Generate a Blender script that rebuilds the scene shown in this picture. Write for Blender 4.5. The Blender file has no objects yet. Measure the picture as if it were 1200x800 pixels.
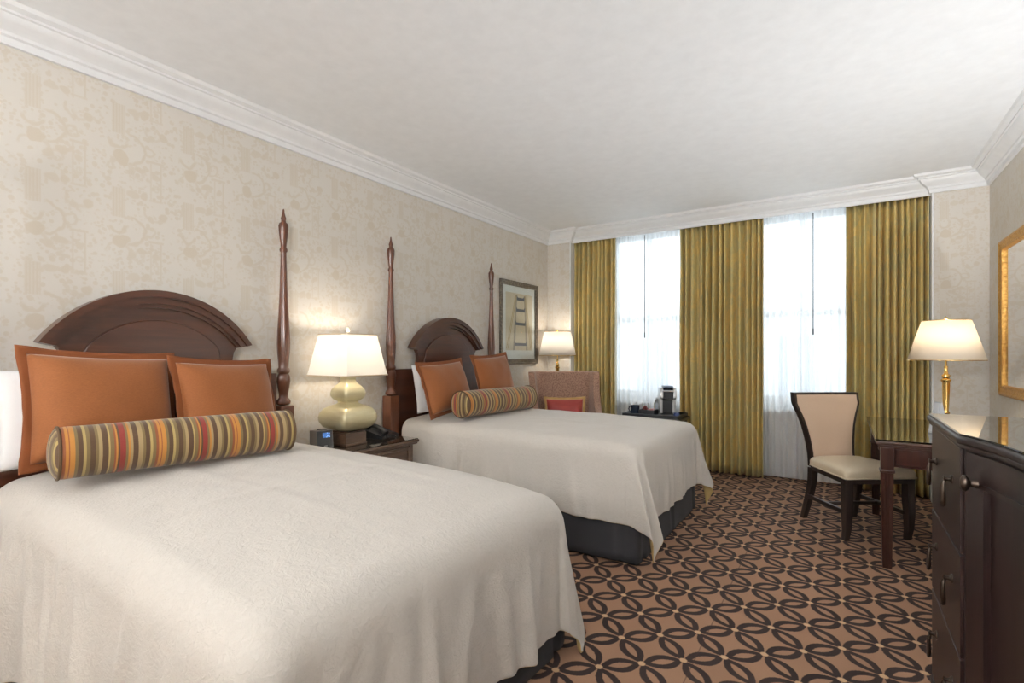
import bpy, bmesh, math, random
from mathutils import Vector, Matrix, noise

random.seed(7)
PI = math.pi
SC = bpy.context.scene
COL = SC.collection

# ------------------------------------------------------------------ node helpers
class NT:
    def __init__(s, name):
        s.m = bpy.data.materials.new(name)
        s.m.use_nodes = True
        s.t = s.m.node_tree
        s.b = s.t.nodes['Principled BSDF']
        s.out = s.t.nodes['Material Output']
    def n(s, kind, **kw):
        nd = s.t.nodes.new(kind)
        for k, v in kw.items():
            setattr(nd, k, v)
        return nd
    def ln(s, a, b):
        s.t.links.new(a, b)
    def put(s, inp, v):
        if isinstance(v, (int, float)):
            inp.default_value = v
        elif isinstance(v, (tuple, list)):
            inp.default_value = tuple(v) + ((1.0,) if len(v) == 3 and len(inp.default_value) == 4 else ())
        else:
            s.ln(v, inp)
    def m_(s, op, a, b=None, c=None, clamp=False):
        nd = s.n('ShaderNodeMath', operation=op, use_clamp=clamp)
        s.put(nd.inputs[0], a)
        if b is not None: s.put(nd.inputs[1], b)
        if c is not None: s.put(nd.inputs[2], c)
        return nd.outputs[0]
    def mix(s, f, a, b):
        nd = s.n('ShaderNodeMix', data_type='RGBA')
        s.put(nd.inputs[0], f); s.put(nd.inputs[6], a); s.put(nd.inputs[7], b)
        return nd.outputs[2]
    def obj(s):
        return s.n('ShaderNodeTexCoord').outputs['Object']
    def gen(s):
        return s.n('ShaderNodeTexCoord').outputs['Generated']
    def sep(s, v):
        nd = s.n('ShaderNodeSeparateXYZ'); s.ln(v, nd.inputs[0])
        return nd.outputs
    def comb(s, x, y, z=0.0):
        nd = s.n('ShaderNodeCombineXYZ')
        s.put(nd.inputs[0], x); s.put(nd.inputs[1], y); s.put(nd.inputs[2], z)
        return nd.outputs[0]
    def noise(s, vec, scale, detail=3.0, rough=0.55, dist=0.0):
        nd = s.n('ShaderNodeTexNoise')
        if vec is not None: s.ln(vec, nd.inputs['Vector'])
        nd.inputs['Scale'].default_value = scale
        nd.inputs['Detail'].default_value = detail
        nd.inputs['Roughness'].default_value = rough
        nd.inputs['Distortion'].default_value = dist
        return nd.outputs[0]
    def vor(s, vec, scale, feature='F1', out='Distance'):
        nd = s.n('ShaderNodeTexVoronoi', feature=feature)
        if vec is not None: s.ln(vec, nd.inputs['Vector'])
        nd.inputs['Scale'].default_value = scale
        return nd.outputs[out]
    def mapv(s, vec, scale=(1, 1, 1), loc=(0, 0, 0), rot=(0, 0, 0)):
        nd = s.n('ShaderNodeMapping')
        s.ln(vec, nd.inputs[0])
        nd.inputs[1].default_value = loc; nd.inputs[2].default_value = rot; nd.inputs[3].default_value = scale
        return nd.outputs[0]
    def ramp(s, f, stops, interp='LINEAR'):
        nd = s.n('ShaderNodeValToRGB')
        cr = nd.color_ramp; cr.interpolation = interp
        while len(cr.elements) < len(stops): cr.elements.new(0.5)
        for e, (p, c) in zip(cr.elements, stops):
            e.position = p; e.color = tuple(c) + (1.0,)
        s.put(nd.inputs[0], f)
        return nd.outputs[0]
    def smooth(s, v, a, b):
        nd = s.n('ShaderNodeMapRange', interpolation_type='SMOOTHSTEP')
        s.put(nd.inputs[0], v)
        nd.inputs[1].default_value = a; nd.inputs[2].default_value = b
        nd.inputs[3].default_value = 0.0; nd.inputs[4].default_value = 1.0
        return nd.outputs[0]
    def bump(s, h, strength=0.3, dist=0.01):
        nd = s.n('ShaderNodeBump')
        nd.inputs['Strength'].default_value = strength
        nd.inputs['Distance'].default_value = dist
        s.put(nd.inputs['Height'], h)
        s.ln(nd.outputs[0], s.b.inputs['Normal'])
    def set(s, **kw):
        names = dict(color='Base Color', rough='Roughness', metal='Metallic', spec='Specular IOR Level', trans='Transmission Weight',
                     ior='IOR', coat='Coat Weight', coatr='Coat Roughness', sheen='Sheen Weight', sheenr='Sheen Roughness',
                     alpha='Alpha', emis='Emission Color', emis_s='Emission Strength', sss='Subsurface Weight')
        for k, v in kw.items():
            s.put(s.b.inputs[names[k]], v)
        return s

MAT = {}
def plain(name, color, rough=0.5, **kw):
    if name not in MAT:
        x = NT(name)
        o = x.obj()
        nz = x.noise(o, 14.0, 3.0)
        dark = tuple(c * 0.93 for c in color); lite = tuple(min(1, c * 1.05) for c in color)
        x.set(color=x.mix(nz, dark, lite), rough=rough, **kw)
        MAT[name] = x.m
    return MAT[name]

def wood(name, c_dark, c_lite, rough=0.3, axis=2, coat=0.3, scale=1.0):
    if name in MAT: return MAT[name]
    x = NT(name)
    o = x.obj()
    sc = [22.0 * scale] * 3; sc[axis] = 1.6 * scale
    v = x.mapv(o, sc)
    n1 = x.noise(v, 1.0, 5.0, 0.6, 0.6)
    n2 = x.noise(x.mapv(o, [s * 6 for s in sc]), 1.0, 2.0)
    f = x.m_('ADD', x.m_('MULTIPLY', n1, 0.8), x.m_('MULTIPLY', n2, 0.2))
    f = x.smooth(f, 0.3, 0.7)
    x.set(color=x.mix(f, c_dark, c_lite), rough=rough, coat=coat, coatr=0.18)
    x.bump(n2, 0.04, 0.002)
    MAT[name] = x.m
    return x.m

def fabric(name, color, rough=0.9, weave=900.0, var=0.08, sheen=0.06, bump=0.15):
    if name in MAT: return MAT[name]
    x = NT(name)
    o = x.obj()
    nz = x.noise(o, weave, 2.0)
    big = x.noise(o, 9.0, 3.0)
    f = x.m_('ADD', x.m_('MULTIPLY', nz, 0.65), x.m_('MULTIPLY', big, 0.35))
    x.set(color=x.mix(f, tuple(c * (1 - var * 2) for c in color), tuple(min(1, c * (1 + var * 2)) for c in color)), rough=rough, sheen=sheen, sheenr=0.5, spec=0.2)
    x.bump(nz, bump, 0.002)
    MAT[name] = x.m
    return x.m

# ------------------------------------------------------------------ mesh helpers
def newbm():
    return bmesh.new()

def merge(bm, src, mat=None):
    if mat is not None: src.transform(mat)
    me = bpy.data.meshes.new('tmp'); src.to_mesh(me); src.free()
    bm.from_mesh(me); bpy.data.meshes.remove(me)
    return bm

def bx(bm, lo, hi, bev=0.0, seg=2, mat=None):
    t = bmesh.new()
    bmesh.ops.create_cube(t, size=1.0)
    c = [(a + b) / 2 for a, b in zip(lo, hi)]; s = [abs(b - a) for a, b in zip(lo, hi)]
    for v in t.verts:
        v.co = Vector((v.co.x * s[0] + c[0], v.co.y * s[1] + c[1], v.co.z * s[2] + c[2]))
    if bev > 0:
        bmesh.ops.bevel(t, geom=list(t.edges), offset=min(bev, min(s) * 0.49), segments=seg, profile=0.5, affect='EDGES', clamp_overlap=True)
    return merge(bm, t, mat)

def lathe(bm, prof, n=32, origin=(0, 0, 0), mod=None, mat=None):
    """prof: [(radius, z)]; mod(angle, radius, z) -> radius"""
    t = bmesh.new()
    rings = []
    for r, z in prof:
        if r < 1e-5:
            rings.append([t.verts.new((origin[0], origin[1], origin[2] + z))])
        else:
            ring = []
            for i in range(n):
                a = 2 * PI * i / n
                rr = mod(a, r, z) if mod else r
                ring.append(t.verts.new((origin[0] + rr * math.cos(a), origin[1] + rr * math.sin(a), origin[2] + z)))
            rings.append(ring)
    for A, B in zip(rings, rings[1:]):
        if len(A) == 1 and len(B) == 1: continue
        for i in range(n):
            j = (i + 1) % n
            if len(A) == 1: t.faces.new((A[0], B[j], B[i]))
            elif len(B) == 1: t.faces.new((A[i], A[j], B[0]))
            else: t.faces.new((A[i], A[j], B[j], B[i]))
    if len(rings[0]) > 1: t.faces.new(list(reversed(rings[0])))
    if len(rings[-1]) > 1: t.faces.new(rings[-1])
    bmesh.ops.recalc_face_normals(t, faces=t.faces)
    return merge(bm, t, mat)

def loft(bm, rings, closed=True, cap=True, mat=None):
    """rings: list of lists of points, same count"""
    t = bmesh.new()
    R = [[t.verts.new(p) for p in r] for r in rings]
    n = len(R[0])
    for A, B in zip(R, R[1:]):
        for i in range(n if closed else n - 1):
            j = (i + 1) % n
            try: t.faces.new((A[i], A[j], B[j], B[i]))
            except ValueError: pass
    if cap and closed:
        t.faces.new(list(reversed(R[0]))); t.faces.new(R[-1])
    bmesh.ops.recalc_face_normals(t, faces=t.faces)
    return merge(bm, t, mat)

def prism(bm, pts, lo, hi, axis='z', bev=0.0, seg=2, mat=None):
    """extrude polygon pts (2D) between lo and hi along axis. axis z: (x,y); axis x: (y,z); axis y: (x,z)"""
    t = bmesh.new()
    def P(p, h):
        if axis == 'z': return (p[0], p[1], h)
        if axis == 'x': return (h, p[0], p[1])
        return (p[0], h, p[1])
    a = [t.verts.new(P(p, lo)) for p in pts]; b = [t.verts.new(P(p, hi)) for p in pts]
    n = len(pts)
    t.faces.new(a); t.faces.new(b)
    for i in range(n):
        j = (i + 1) % n
        t.faces.new((a[i], a[j], b[j], b[i]))
    bmesh.ops.recalc_face_normals(t, faces=t.faces)
    if bev > 0:
        es = [e for f in t.faces if len(f.verts) == n and n > 4 or False for e in f.edges] if n > 4 else list(t.edges)
        bmesh.ops.bevel(t, geom=list(set(es)), offset=bev, segments=seg, profile=0.5, affect='EDGES', clamp_overlap=True)
    return merge(bm, t, mat)

def tube(bm, pts, r, n=10, closed=False, mat=None):
    pts = [Vector(p) for p in pts]
    rs = r if isinstance(r, (list, tuple)) else [r] * len(pts)
    rings = []
    up = Vector((0, 0, 1))
    prev = None
    for i, p in enumerate(pts):
        if closed: d = pts[(i + 1) % len(pts)] - pts[i - 1]
        elif i == 0: d = pts[1] - p
        elif i == len(pts) - 1: d = p - pts[i - 1]
        else: d = pts[i + 1] - pts[i - 1]
        d.normalize()
        if prev is None:
            u = d.cross(up)
            if u.length < 1e-3: u = d.cross(Vector((1, 0, 0)))
        else:
            u = prev - d * prev.dot(d)
        u.normalize(); prev = u
        w = d.cross(u)
        rings.append([tuple(p + (u * math.cos(2 * PI * k / n) + w * math.sin(2 * PI * k / n)) * rs[i]) for k in range(n)])
    if closed: rings.append(rings[0])
    return loft(bm, rings, True, not closed, mat)

def obj(name, bm, mat, parent=None, smooth=40.0, kind=None):
    me = bpy.data.meshes.new(name)
    bmesh.ops.remove_doubles(bm, verts=bm.verts, dist=1e-6)
    bm.to_mesh(me); bm.free()
    o = bpy.data.objects.new(name, me)
    COL.objects.link(o)
    for mm in (mat if isinstance(mat, (list, tuple)) else [mat]): me.materials.append(mm)
    if smooth:
        for p in me.polygons: p.use_smooth = True
        try: me.set_sharp_from_angle(angle=math.radians(smooth))
        except Exception: pass
    if smooth and smooth < 90:
        md = o.modifiers.new('wn', 'WEIGHTED_NORMAL'); md.keep_sharp = True; md.weight = 80
    if parent is not None: o.parent = parent
    if kind: o['kind'] = kind
    return o

def tag(o, label, cat, group=None):
    o['label'] = label; o['category'] = cat
    if group: o['group'] = group
    return o

def thing(name, label, cat, loc=(0, 0, 0), rot=(0, 0, 0), group=None):
    o = bpy.data.objects.new(name, None); COL.objects.link(o)
    o.empty_display_size = 0.1
    o.location = loc; o.rotation_euler = rot
    return tag(o, label, cat, group)

def dup(root, loc, rot, label, group=None):
    r = root.copy(); COL.objects.link(r); r.location = loc; r.rotation_euler = rot
    r['label'] = label
    if group: r['group'] = group
    for ch in list(root.children):
        c = ch.copy(); COL.objects.link(c); c.parent = r
        for g in list(ch.children):
            d = g.copy(); COL.objects.link(d); d.parent = c
    return r

def subsurf(o, lv=1):
    md = o.modifiers.new('subd', 'SUBSURF'); md.levels = lv; md.render_levels = lv
def solid(o, th, offset=-1.0, mo=0):
    md = o.modifiers.new('sol', 'SOLIDIFY'); md.thickness = th; md.offset = offset
    md.material_offset = mo; md.material_offset_rim = 0

# ------------------------------------------------------------------ dimensions (metres)
XL, XR = -3.07, 0.99           # left / right wall faces
YP = 5.48                      # face of the window-wall piers
YN = 5.80                      # window niche back
YF = -2.4                      # wall behind the viewer
H = 2.75
ZC = 2.605                     # underside of crown
NX0, NX1 = -2.765, 0.645       # niche extent in x
BED1_Y, BED2_Y = 1.25, 3.56

# ------------------------------------------------------------------ materials: setting
def wallpaper(name, axis):
    x = NT(name)
    o = x.sep(x.obj())
    P_, Q_ = 0.325, 0.425
    p = x.m_('DIVIDE', o[1] if axis == 'y' else o[0], P_)
    q = x.m_('DIVIDE', o[2], Q_)
    wob = x.noise(x.obj(), 16.0, 2.0)
    wob2 = x.noise(x.mapv(x.obj(), (1, 1, 1), (3, 7, 1)), 16.0, 2.0)
    def cell(dp, dq):
        a = x.m_('SUBTRACT', x.m_('FRACT', x.m_('ADD', p, dp)), 0.5)
        b = x.m_('SUBTRACT', x.m_('FRACT', x.m_('ADD', q, dq)), 0.5)
        return x.m_('MULTIPLY', a, P_), x.m_('MULTIPLY', b, Q_)
    acc = []
    def rect(a, b, ca, cb, ha, hb, w=1.0, e=0.003):
        da = x.m_('SUBTRACT', x.m_('ABSOLUTE', x.m_('SUBTRACT', a, ca)), ha)
        db = x.m_('SUBTRACT', x.m_('ABSOLUTE', x.m_('SUBTRACT', b, cb)), hb)
        d = x.m_('MAXIMUM', da, db)
        acc.append(x.m_('MULTIPLY', x.smooth(d, e, -e), w)); return acc[-1]
    def circ(a, b, ca, cb, r, w=1.0, ring=0.0, e=0.004, sx=1.0, half=None):
        da = x.m_('MULTIPLY', x.m_('SUBTRACT', a, ca), sx); db = x.m_('SUBTRACT', b, cb)
        d = x.m_('SQRT', x.m_('ADD', x.m_('MULTIPLY', da, da), x.m_('MULTIPLY', db, db)))
        d = x.m_('SUBTRACT', d, r)
        if ring: d = x.m_('SUBTRACT', x.m_('ABSOLUTE', d), ring)
        f = x.m_('MULTIPLY', x.smooth(d, e, -e), w)
        if half == 'l': f = x.m_('MULTIPLY', f, x.smooth(da, -0.01, 0.01))
        if half == 'd': f = x.m_('MULTIPLY', f, x.smooth(db, 0.01, -0.01))
        if half == 'u': f = x.m_('MULTIPLY', f, x.smooth(db, -0.01, 0.01))
        acc.append(f)
    a, b = cell(0.05, 0.0)
    wa = x.m_('ADD', a, x.m_('MULTIPLY', x.m_('SUBTRACT', wob, 0.5), 0.045))
    wb = x.m_('ADD', b, x.m_('MULTIPLY', x.m_('SUBTRACT', wob2, 0.5), 0.045))
    # fluted bar with scroll foot and fruit
    flute = x.m_('ADD', 0.72, x.m_('MULTIPLY', x.m_('SINE', x.m_('MULTIPLY', a, 520.0)), 0.28))
    acc.append(x.m_('MULTIPLY', rect(a, b, -0.085, 0.11, 0.028, 0.075, 0.85), flute)); acc.pop(-2)
    circ(wa, wb, -0.045, -0.03, 0.075, 0.8, 0.007, half='l')
    circ(wa, wb, -0.085, -0.005, 0.035, 0.8, 0.008, half='d')
    circ(wa, wb, -0.075, -0.085, 0.034, 0.95)
    circ(wa, wb, -0.085, -0.145, 0.050, 0.6, 0.006, half='u')
    circ(wa, wb, -0.030, -0.150, 0.018, 0.75)
    circ(wa, wb, 0.030, 0.165, 0.020, 0.8)
    circ(wa, wb, 0.050, -0.020, 0.024, 0.7, 0.006)
    circ(wa, wb, 0.015, -0.125, 0.017, 0.8, sx=0.6)
    circ(wa, wb, 0.035, 0.10, 0.014, 0.7, sx=1.8)
    # framed column, half a drop lower
    c, d = cell(0.05, 0.5)
    wc = x.m_('ADD', c, x.m_('MULTIPLY', x.m_('SUBTRACT', wob, 0.5), 0.035))
    wd = x.m_('ADD', d, x.m_('MULTIPLY', x.m_('SUBTRACT', wob2, 0.5), 0.035))
    rect(c, d, 0.058, 0.04, 0.0035, 0.10, 0.6); rect(c, d, 0.105, 0.04, 0.0035, 0.10, 0.8)
    rect(c, d, 0.082, 0.145, 0.036, 0.006, 0.7); rect(c, d, 0.082, -0.06, 0.032, 0.005, 0.6)
    circ(wc, wd, 0.082, 0.07, 0.017, 0.7); circ(wc, wd, 0.082, 0.01, 0.012, 0.6, 0.004)
    circ(wc, wd, 0.075, -0.12, 0.045, 0.6, 0.006, half='d')
    circ(wc, wd, 0.115, -0.14, 0.022, 0.85); circ(wc, wd, 0.06, -0.16, 0.015, 0.7)
    circ(wc, wd, 0.0, 0.06, 0.022, 0.5, 0.006); circ(wc, wd, -0.02, -0.05, 0.02, 0.7, sx=0.7)
    # leaf sprays
    leaf = x.vor(x.comb(x.m_('MULTIPLY', p, 10.0), x.m_('MULTIPLY', q, 13.0)), 1.0)
    ln = x.noise(x.comb(x.m_('MULTIPLY', p, 2.6), x.m_('MULTIPLY', q, 3.4)), 1.0, 2.0, 0.5, 0.7)
    acc.append(x.m_('MULTIPLY', x.m_('MULTIPLY', x.smooth(leaf, 0.40, 0.30), x.smooth(ln, 0.44, 0.50)), 0.7))
    leaf2 = x.vor(x.comb(x.m_('MULTIPLY', p, 18.0), x.m_('MULTIPLY', q, 24.0)), 1.0)
    ln2 = x.noise(x.comb(x.m_('ADD', x.m_('MULTIPLY', p, 3.0), 5.0), x.m_('MULTIPLY', q, 4.0)), 1.0, 2.0, 0.5, 0.7)
    acc.append(x.m_('MULTIPLY', x.m_('MULTIPLY', x.smooth(leaf2, 0.46, 0.32), x.smooth(ln2, 0.46, 0.52)), 0.6))
    f = acc[0]
    for t in acc[1:]: f = x.m_('MAXIMUM', f, t)
    fine = x.noise(x.obj(), 260.0, 2.0)
    f = x.m_('MULTIPLY', f, x.m_('ADD', 0.72, x.m_('MULTIPLY', fine, 0.4)), clamp=True)
    col = x.mix(f, (0.665, 0.63, 0.575), (0.605, 0.54, 0.445))
    x.set(color=col, rough=x.m_('ADD', 0.62, x.m_('MULTIPLY', f, -0.12)), spec=0.3)
    return x.m

M_wall_y = wallpaper('wallpaper_side', 'y')
M_wall_x = wallpaper('wallpaper_end', 'x')

def carpet():
    x = NT('carpet')
    o = x.obj()
    wig = x.noise(o, 170.0, 2.0)
    wig2 = x.noise(x.mapv(o, (1, 1, 1), (5, 3, 0)), 170.0, 2.0)
    sp = x.sep(o)
    dx = x.m_('ADD', x.m_('SUBTRACT', sp[0], -0.949), x.m_('MULTIPLY', x.m_('SUBTRACT', wig, 0.5), 0.009))
    dy = x.m_('ADD', x.m_('SUBTRACT', sp[1], 2.007), x.m_('MULTIPLY', x.m_('SUBTRACT', wig2, 0.5), 0.009))
    ax, ay, bx_, by = 0.1355, 0.1140, 0.1355, -0.1335
    D = ax * by - bx_ * ay
    s = x.m_('ADD', x.m_('MULTIPLY', dx, by / D), x.m_('MULTIPLY', dy, -bx_ / D))
    t = x.m_('ADD', x.m_('MULTIPLY', dy, ax / D), x.m_('MULTIPLY', dx, -ay / D))
    def near(v): return x.m_('SUBTRACT', v, x.m_('ROUND', v))
    def mid(v): return x.m_('SUBTRACT', x.m_('FRACT', v), 0.5)
    def lens(al, ac, L, W):
        k = x.m_('DIVIDE', al, L)
        return x.m_('SUBTRACT', x.m_('MULTIPLY', x.m_('SUBTRACT', 1.0, x.m_('MULTIPLY', k, k)), W), x.m_('ABSOLUTE', ac))
    res = None
    for al, ac in ((mid(s), near(t)), (mid(t), near(s))):
        out = x.smooth(lens(al, ac, 0.48, 0.25), -0.012, 0.012)
        inn = x.smooth(lens(al, ac, 0.285, 0.090), -0.012, 0.012)
        r = x.m_('MULTIPLY', out, x.m_('SUBTRACT', 1.0, inn))
        res = r if res is None else x.m_('MAXIMUM', res, r)
    ns, nt = near(s), near(t)
    rad = x.m_('SQRT', x.m_('ADD', x.m_('MULTIPLY', ns, ns), x.m_('MULTIPLY', nt, nt)))
    res = x.m_('MULTIPLY', res, x.smooth(rad, 0.075, 0.095))
    pile = x.noise(o, 420.0, 3.0, 0.7)
    big = x.noise(o, 2.2, 2.0)
    base = x.mix(x.m_('ADD', x.m_('MULTIPLY', pile, 0.7), x.m_('MULTIPLY', big, 0.3)), (0.235, 0.13, 0.08), (0.50, 0.30, 0.19))
    base = x.mix(x.smooth(rad, 0.085, 0.065), base, (0.60, 0.41, 0.24))
    dark = x.mix(pile, (0.018, 0.012, 0.012), (0.065, 0.042, 0.038))
    col = x.mix(res, base, dark)
    # woven seam between two carpet widths
    seam = x.smooth(x.m_('ABSOLUTE', x.m_('SUBTRACT', sp[0], -0.505)), 0.004, 0.001)
    col = x.mix(x.m_('MULTIPLY', seam, 0.55), col, (0.06, 0.035, 0.03))
    x.set(color=col, rough=0.72, spec=0.22)
    x.bump(x.m_('ADD', pile, x.m_('MULTIPLY', res, -0.4)), 0.5, 0.004)
    return x.m
M_carpet = carpet()
M_ceil = plain('ceiling_paint', (0.87, 0.89, 0.91), 0.9)
M_trim = plain('white_trim_paint', (0.80, 0.81, 0.82), 0.45)
M_winpaint = plain('window_paint', (0.80, 0.80, 0.79), 0.4)
def glass(name, color=(1, 1, 1), rough=0.0, ior=1.45):
    if name in MAT: return MAT[name]
    x = NT(name); x.set(color=color, rough=rough, trans=1.0, ior=ior)
    MAT[name] = x.m; return x.m
def pane_mat():
    x = NT('window_glass')
    g = x.n('ShaderNodeBsdfGlossy'); g.inputs['Roughness'].default_value = 0.02
    t = x.n('ShaderNodeBsdfTransparent'); t.inputs[0].default_value = (0.96, 0.98, 0.98, 1)
    lw = x.n('ShaderNodeLayerWeight')
    fr = x.m_('ADD', 0.03, x.m_('MULTIPLY', x.m_('POWER', lw.outputs['Facing'], 5.0), 0.6))
    mx = x.n('ShaderNodeMixShader')
    x.ln(fr, mx.inputs[0]); x.ln(t.outputs[0], mx.inputs[1]); x.ln(g.outputs[0], mx.inputs[2])
    x.ln(mx.outputs[0], x.out.inputs[0])
    return x.m
M_pane = pane_mat()

M_head = wood('mahogany_headboard', (0.045, 0.014, 0.0065), (0.082, 0.026, 0.012), 0.32, 1, 0.3)
M_post = wood('mahogany_post', (0.075, 0.023, 0.010), (0.14, 0.046, 0.020), 0.30, 2, 0.35)
M_night = wood('walnut_nightstand', (0.06, 0.032, 0.02), (0.14, 0.08, 0.048), 0.3, 1, 0.4)
M_esp = wood('espresso_dresser', (0.012, 0.006, 0.006), (0.026, 0.011, 0.010), 0.40, 2, 0.12)
M_desk = wood('cherry_desk', (0.022, 0.007, 0.005), (0.055, 0.017, 0.010), 0.3, 2, 0.4)
M_deskd = wood('dark_desk_edge', (0.028, 0.011, 0.008), (0.06, 0.025, 0.016), 0.3, 1, 0.4)
M_ebony = wood('ebonised_chair_wood', (0.012, 0.008, 0.007), (0.035, 0.022, 0.018), 0.3, 2, 0.4)
M_black = plain('black_plastic', (0.015, 0.016, 0.019), 0.35)
M_dgrey = plain('dark_grey_plastic', (0.07, 0.07, 0.075), 0.4)
M_bronze = plain('dark_bronze', (0.10, 0.075, 0.06), 0.32, metal=0.9)
M_brass = plain('polished_brass', (0.78, 0.52, 0.17), 0.2, metal=1.0)
M_silver = plain('brushed_silver', (0.66, 0.66, 0.66), 0.3, metal=0.9)

# ------------------------------------------------------------------ setting
def build_room():
    b = newbm(); bx(b, (XL - 0.12, YF - 0.12, -0.10), (XR + 0.12, YN + 0.30, 0.0)); obj('floor', b, M_carpet, kind='structure', smooth=0)
    b = newbm(); bx(b, (XL - 0.12, YF - 0.12, H), (XR + 0.12, YN + 0.30, H + 0.10)); obj('ceiling', b, M_ceil, kind='structure', smooth=0)
    b = newbm(); bx(b, (XL - 0.12, YF, 0.0), (XL, YN + 0.3, H)); obj('wall_left', b, M_wall_y, kind='structure', smooth=0)
    b = newbm(); bx(b, (XR, YF, 0.0), (XR + 0.12, YN + 0.3, H)); obj('wall_right', b, M_wall_y, kind='structure', smooth=0)
    b = newbm(); bx(b, (XL, YF - 0.12, 0.0), (XR, YF, H)); obj('wall_front', b, M_wall_x, kind='structure', smooth=0)
    # window wall: two papered piers and the painted niche behind the curtains
    b = newbm()
    bx(b, (XL, YP, 0), (NX0, YN + 0.3, H)); bx(b, (NX1, YP, 0), (XR, YN + 0.3, H))
    obj('wall_back', b, M_wall_x, kind='structure', smooth=0)
    b = newbm()
    y0, y1 = YN, YN + 0.3
    SILL, HEAD = 0.70, 2.735
    for xa, xb in ((NX0, -2.42), (-1.28, -0.87), (0.21, NX1)): bx(b, (xa, y0, 0), (xb, y1, H))
    for xa, xb in ((-2.42, -1.28), (-0.87, 0.21)):
        bx(b, (xa, y0, 0), (xb, y1, SILL)); bx(b, (xa, y0, HEAD), (xb, y1, H))
    obj('wall_window', b, plain('niche_paint', (0.74, 0.72, 0.68), 0.7), kind='structure', smooth=0)
    for k, (xa, xb) in enumerate(((-2.42, -1.28), (-0.87, 0.21))):
        b = newbm(); yw = YN + 0.10
        w = 0.05
        bx(b, (xa, yw, SILL), (xa + w, yw + 0.08, HEAD), 0.004); bx(b, (xb - w, yw, SILL), (xb, yw + 0.08, HEAD), 0.004)
        bx(b, (xa, yw, HEAD - w), (xb, yw + 0.08, HEAD), 0.004); bx(b, (xa, yw, SILL), (xb, yw + 0.08, SILL + 0.06), 0.004)
        fr = obj('window_%d' % (k + 1), b, M_winpaint, kind='structure')
        for nm, za, zb, yy in (('upper_sash', 1.64, HEAD - w, yw + 0.045), ('lower_sash', SILL + 0.06, 1.70, yw + 0.012)):
            b = newbm(); s = 0.045
            bx(b, (xa + w, yy, za), (xa + w + s, yy + 0.03, zb), 0.003); bx(b, (xb - w - s, yy, za), (xb - w, yy + 0.03, zb), 0.003)
            bx(b, (xa + w, yy, za), (xb - w, yy + 0.03, za + 0.055), 0.003); bx(b, (xa + w, yy, zb - 0.055), (xb - w, yy + 0.03, zb), 0.003)
            so = obj(nm, b, M_winpaint, fr)
            b = newbm(); bx(b, (xa + w + s, yy + 0.012, za + 0.055), (xb - w - s, yy + 0.018, zb - 0.055))
            obj('pane', b, M_pane, so, smooth=0)
        b = newbm(); bx(b, (xa - 0.05, YN - 0.06, SILL - 0.035), (xb + 0.05, yw + 0.01, SILL), 0.006)
        obj('window_sill', b, M_winpaint, fr)
    # crown moulding: profile (out from wall, z)
    prof = [(0, ZC), (0.018, ZC), (0.022, ZC + 0.012), (0.022, ZC + 0.03), (0.034, ZC + 0.036), (0.036, ZC + 0.05), (0.052, ZC + 0.064), (0.074, ZC + 0.078),
            (0.085, ZC + 0.095), (0.088, ZC + 0.105), (0.10, ZC + 0.108), (0.10, ZC + 0.118), (0.125, ZC + 0.128), (0.135, H + 0.001), (0, H + 0.001)]
    def crown(name, path):
        """path: list of ((x,y), (ox,oy)) corner points with mitred outward offsets"""
        b = newbm()
        rings = [[(p[0] + o[0] * d, p[1] + o[1] * d, z) for d, z in prof] for p, o in path]
        loft(b, rings, True, True)
        obj(name, b, M_trim, kind='structure', smooth=25)
    e = 0.0005
    crown('trim_1', [((XL - e, YF), (1, 1)), ((XL - e, YP), (1, -1))])
    crown('trim_2', [((XL, YP + e), (1, -1)), ((NX0 + 0.012, YP + e), (1, -1)), ((NX0 + 0.012, YP + 0.055), (1, -1)), ((NX1 - 0.012, YP + 0.055), (-1, -1)),
                     ((NX1 - 0.012, YP + e), (-1, -1)), ((XR, YP + e), (-1, -1))])
    crown('trim_3', [((XR + e, YP), (-1, -1)), ((XR + e, YF), (-1, 1))])
    crown('trim_4', [((XR, YF - e), (-1, 1)), ((XL, YF - e), (1, 1))])
    # board behind the crown that hides the curtain track
    b = newbm(); bx(b, (NX0, YP + 0.045, ZC - 0.004), (NX1, YP + 0.063, H)); obj('trim_5', b, M_trim, kind='structure')
    b = newbm(); bx(b, (NX0 + 0.001, YP + 0.002, 0.0), (NX0 + 0.014, YN, ZC)); obj('trim_6', b, M_trim, kind='structure')
    b = newbm(); bx(b, (NX1 - 0.014, YP + 0.002, 0.0), (NX1 - 0.001, YN, ZC)); obj('trim_7', b, M_trim, kind='structure')
    def base(name, lo, hi):
        b = newbm(); bx(b, lo, hi, 0.006); obj(name, b, M_trim, kind='structure')
    base('baseboard_left', (XL, YF, 0), (XL + 0.016, YP, 0.14))
    base('baseboard_right', (XR - 0.016, YF, 0), (XR, YP, 0.14))
    base('baseboard_back', (NX1, YP - 0.016, 0), (XR - 0.016, YP, 0.14))
    base('baseboard_window', (NX0 + 0.014, YN - 0.016, 0), (NX1 - 0.014, YN, 0.14))
    base('baseboard_front', (XL + 0.016, YF, 0), (XR - 0.016, YF + 0.016, 0.14))
    # pale building across the street, seen faintly through the sheers
    b = newbm()
    bx(b, (-14, 18, -12), (10, 19, 3.2))
    for i in range(9):
        for j in range(5):
            pass
    ext = obj('exterior_facade', b, plain('pale_stone', (0.62, 0.63, 0.64), 0.8), kind='structure', smooth=0)
    b = newbm()
    for i in range(10):
        for j in range(4):
            x0 = -13.2 + i * 2.3; z0 = -10 + j * 3.3
            bx(b, (x0, 17.95, z0), (x0 + 1.1, 18.02, z0 + 1.9))
    obj('facade_glazing', b, plain('far_window', (0.25, 0.29, 0.33), 0.2), ext, smooth=0)
build_room()

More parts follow.
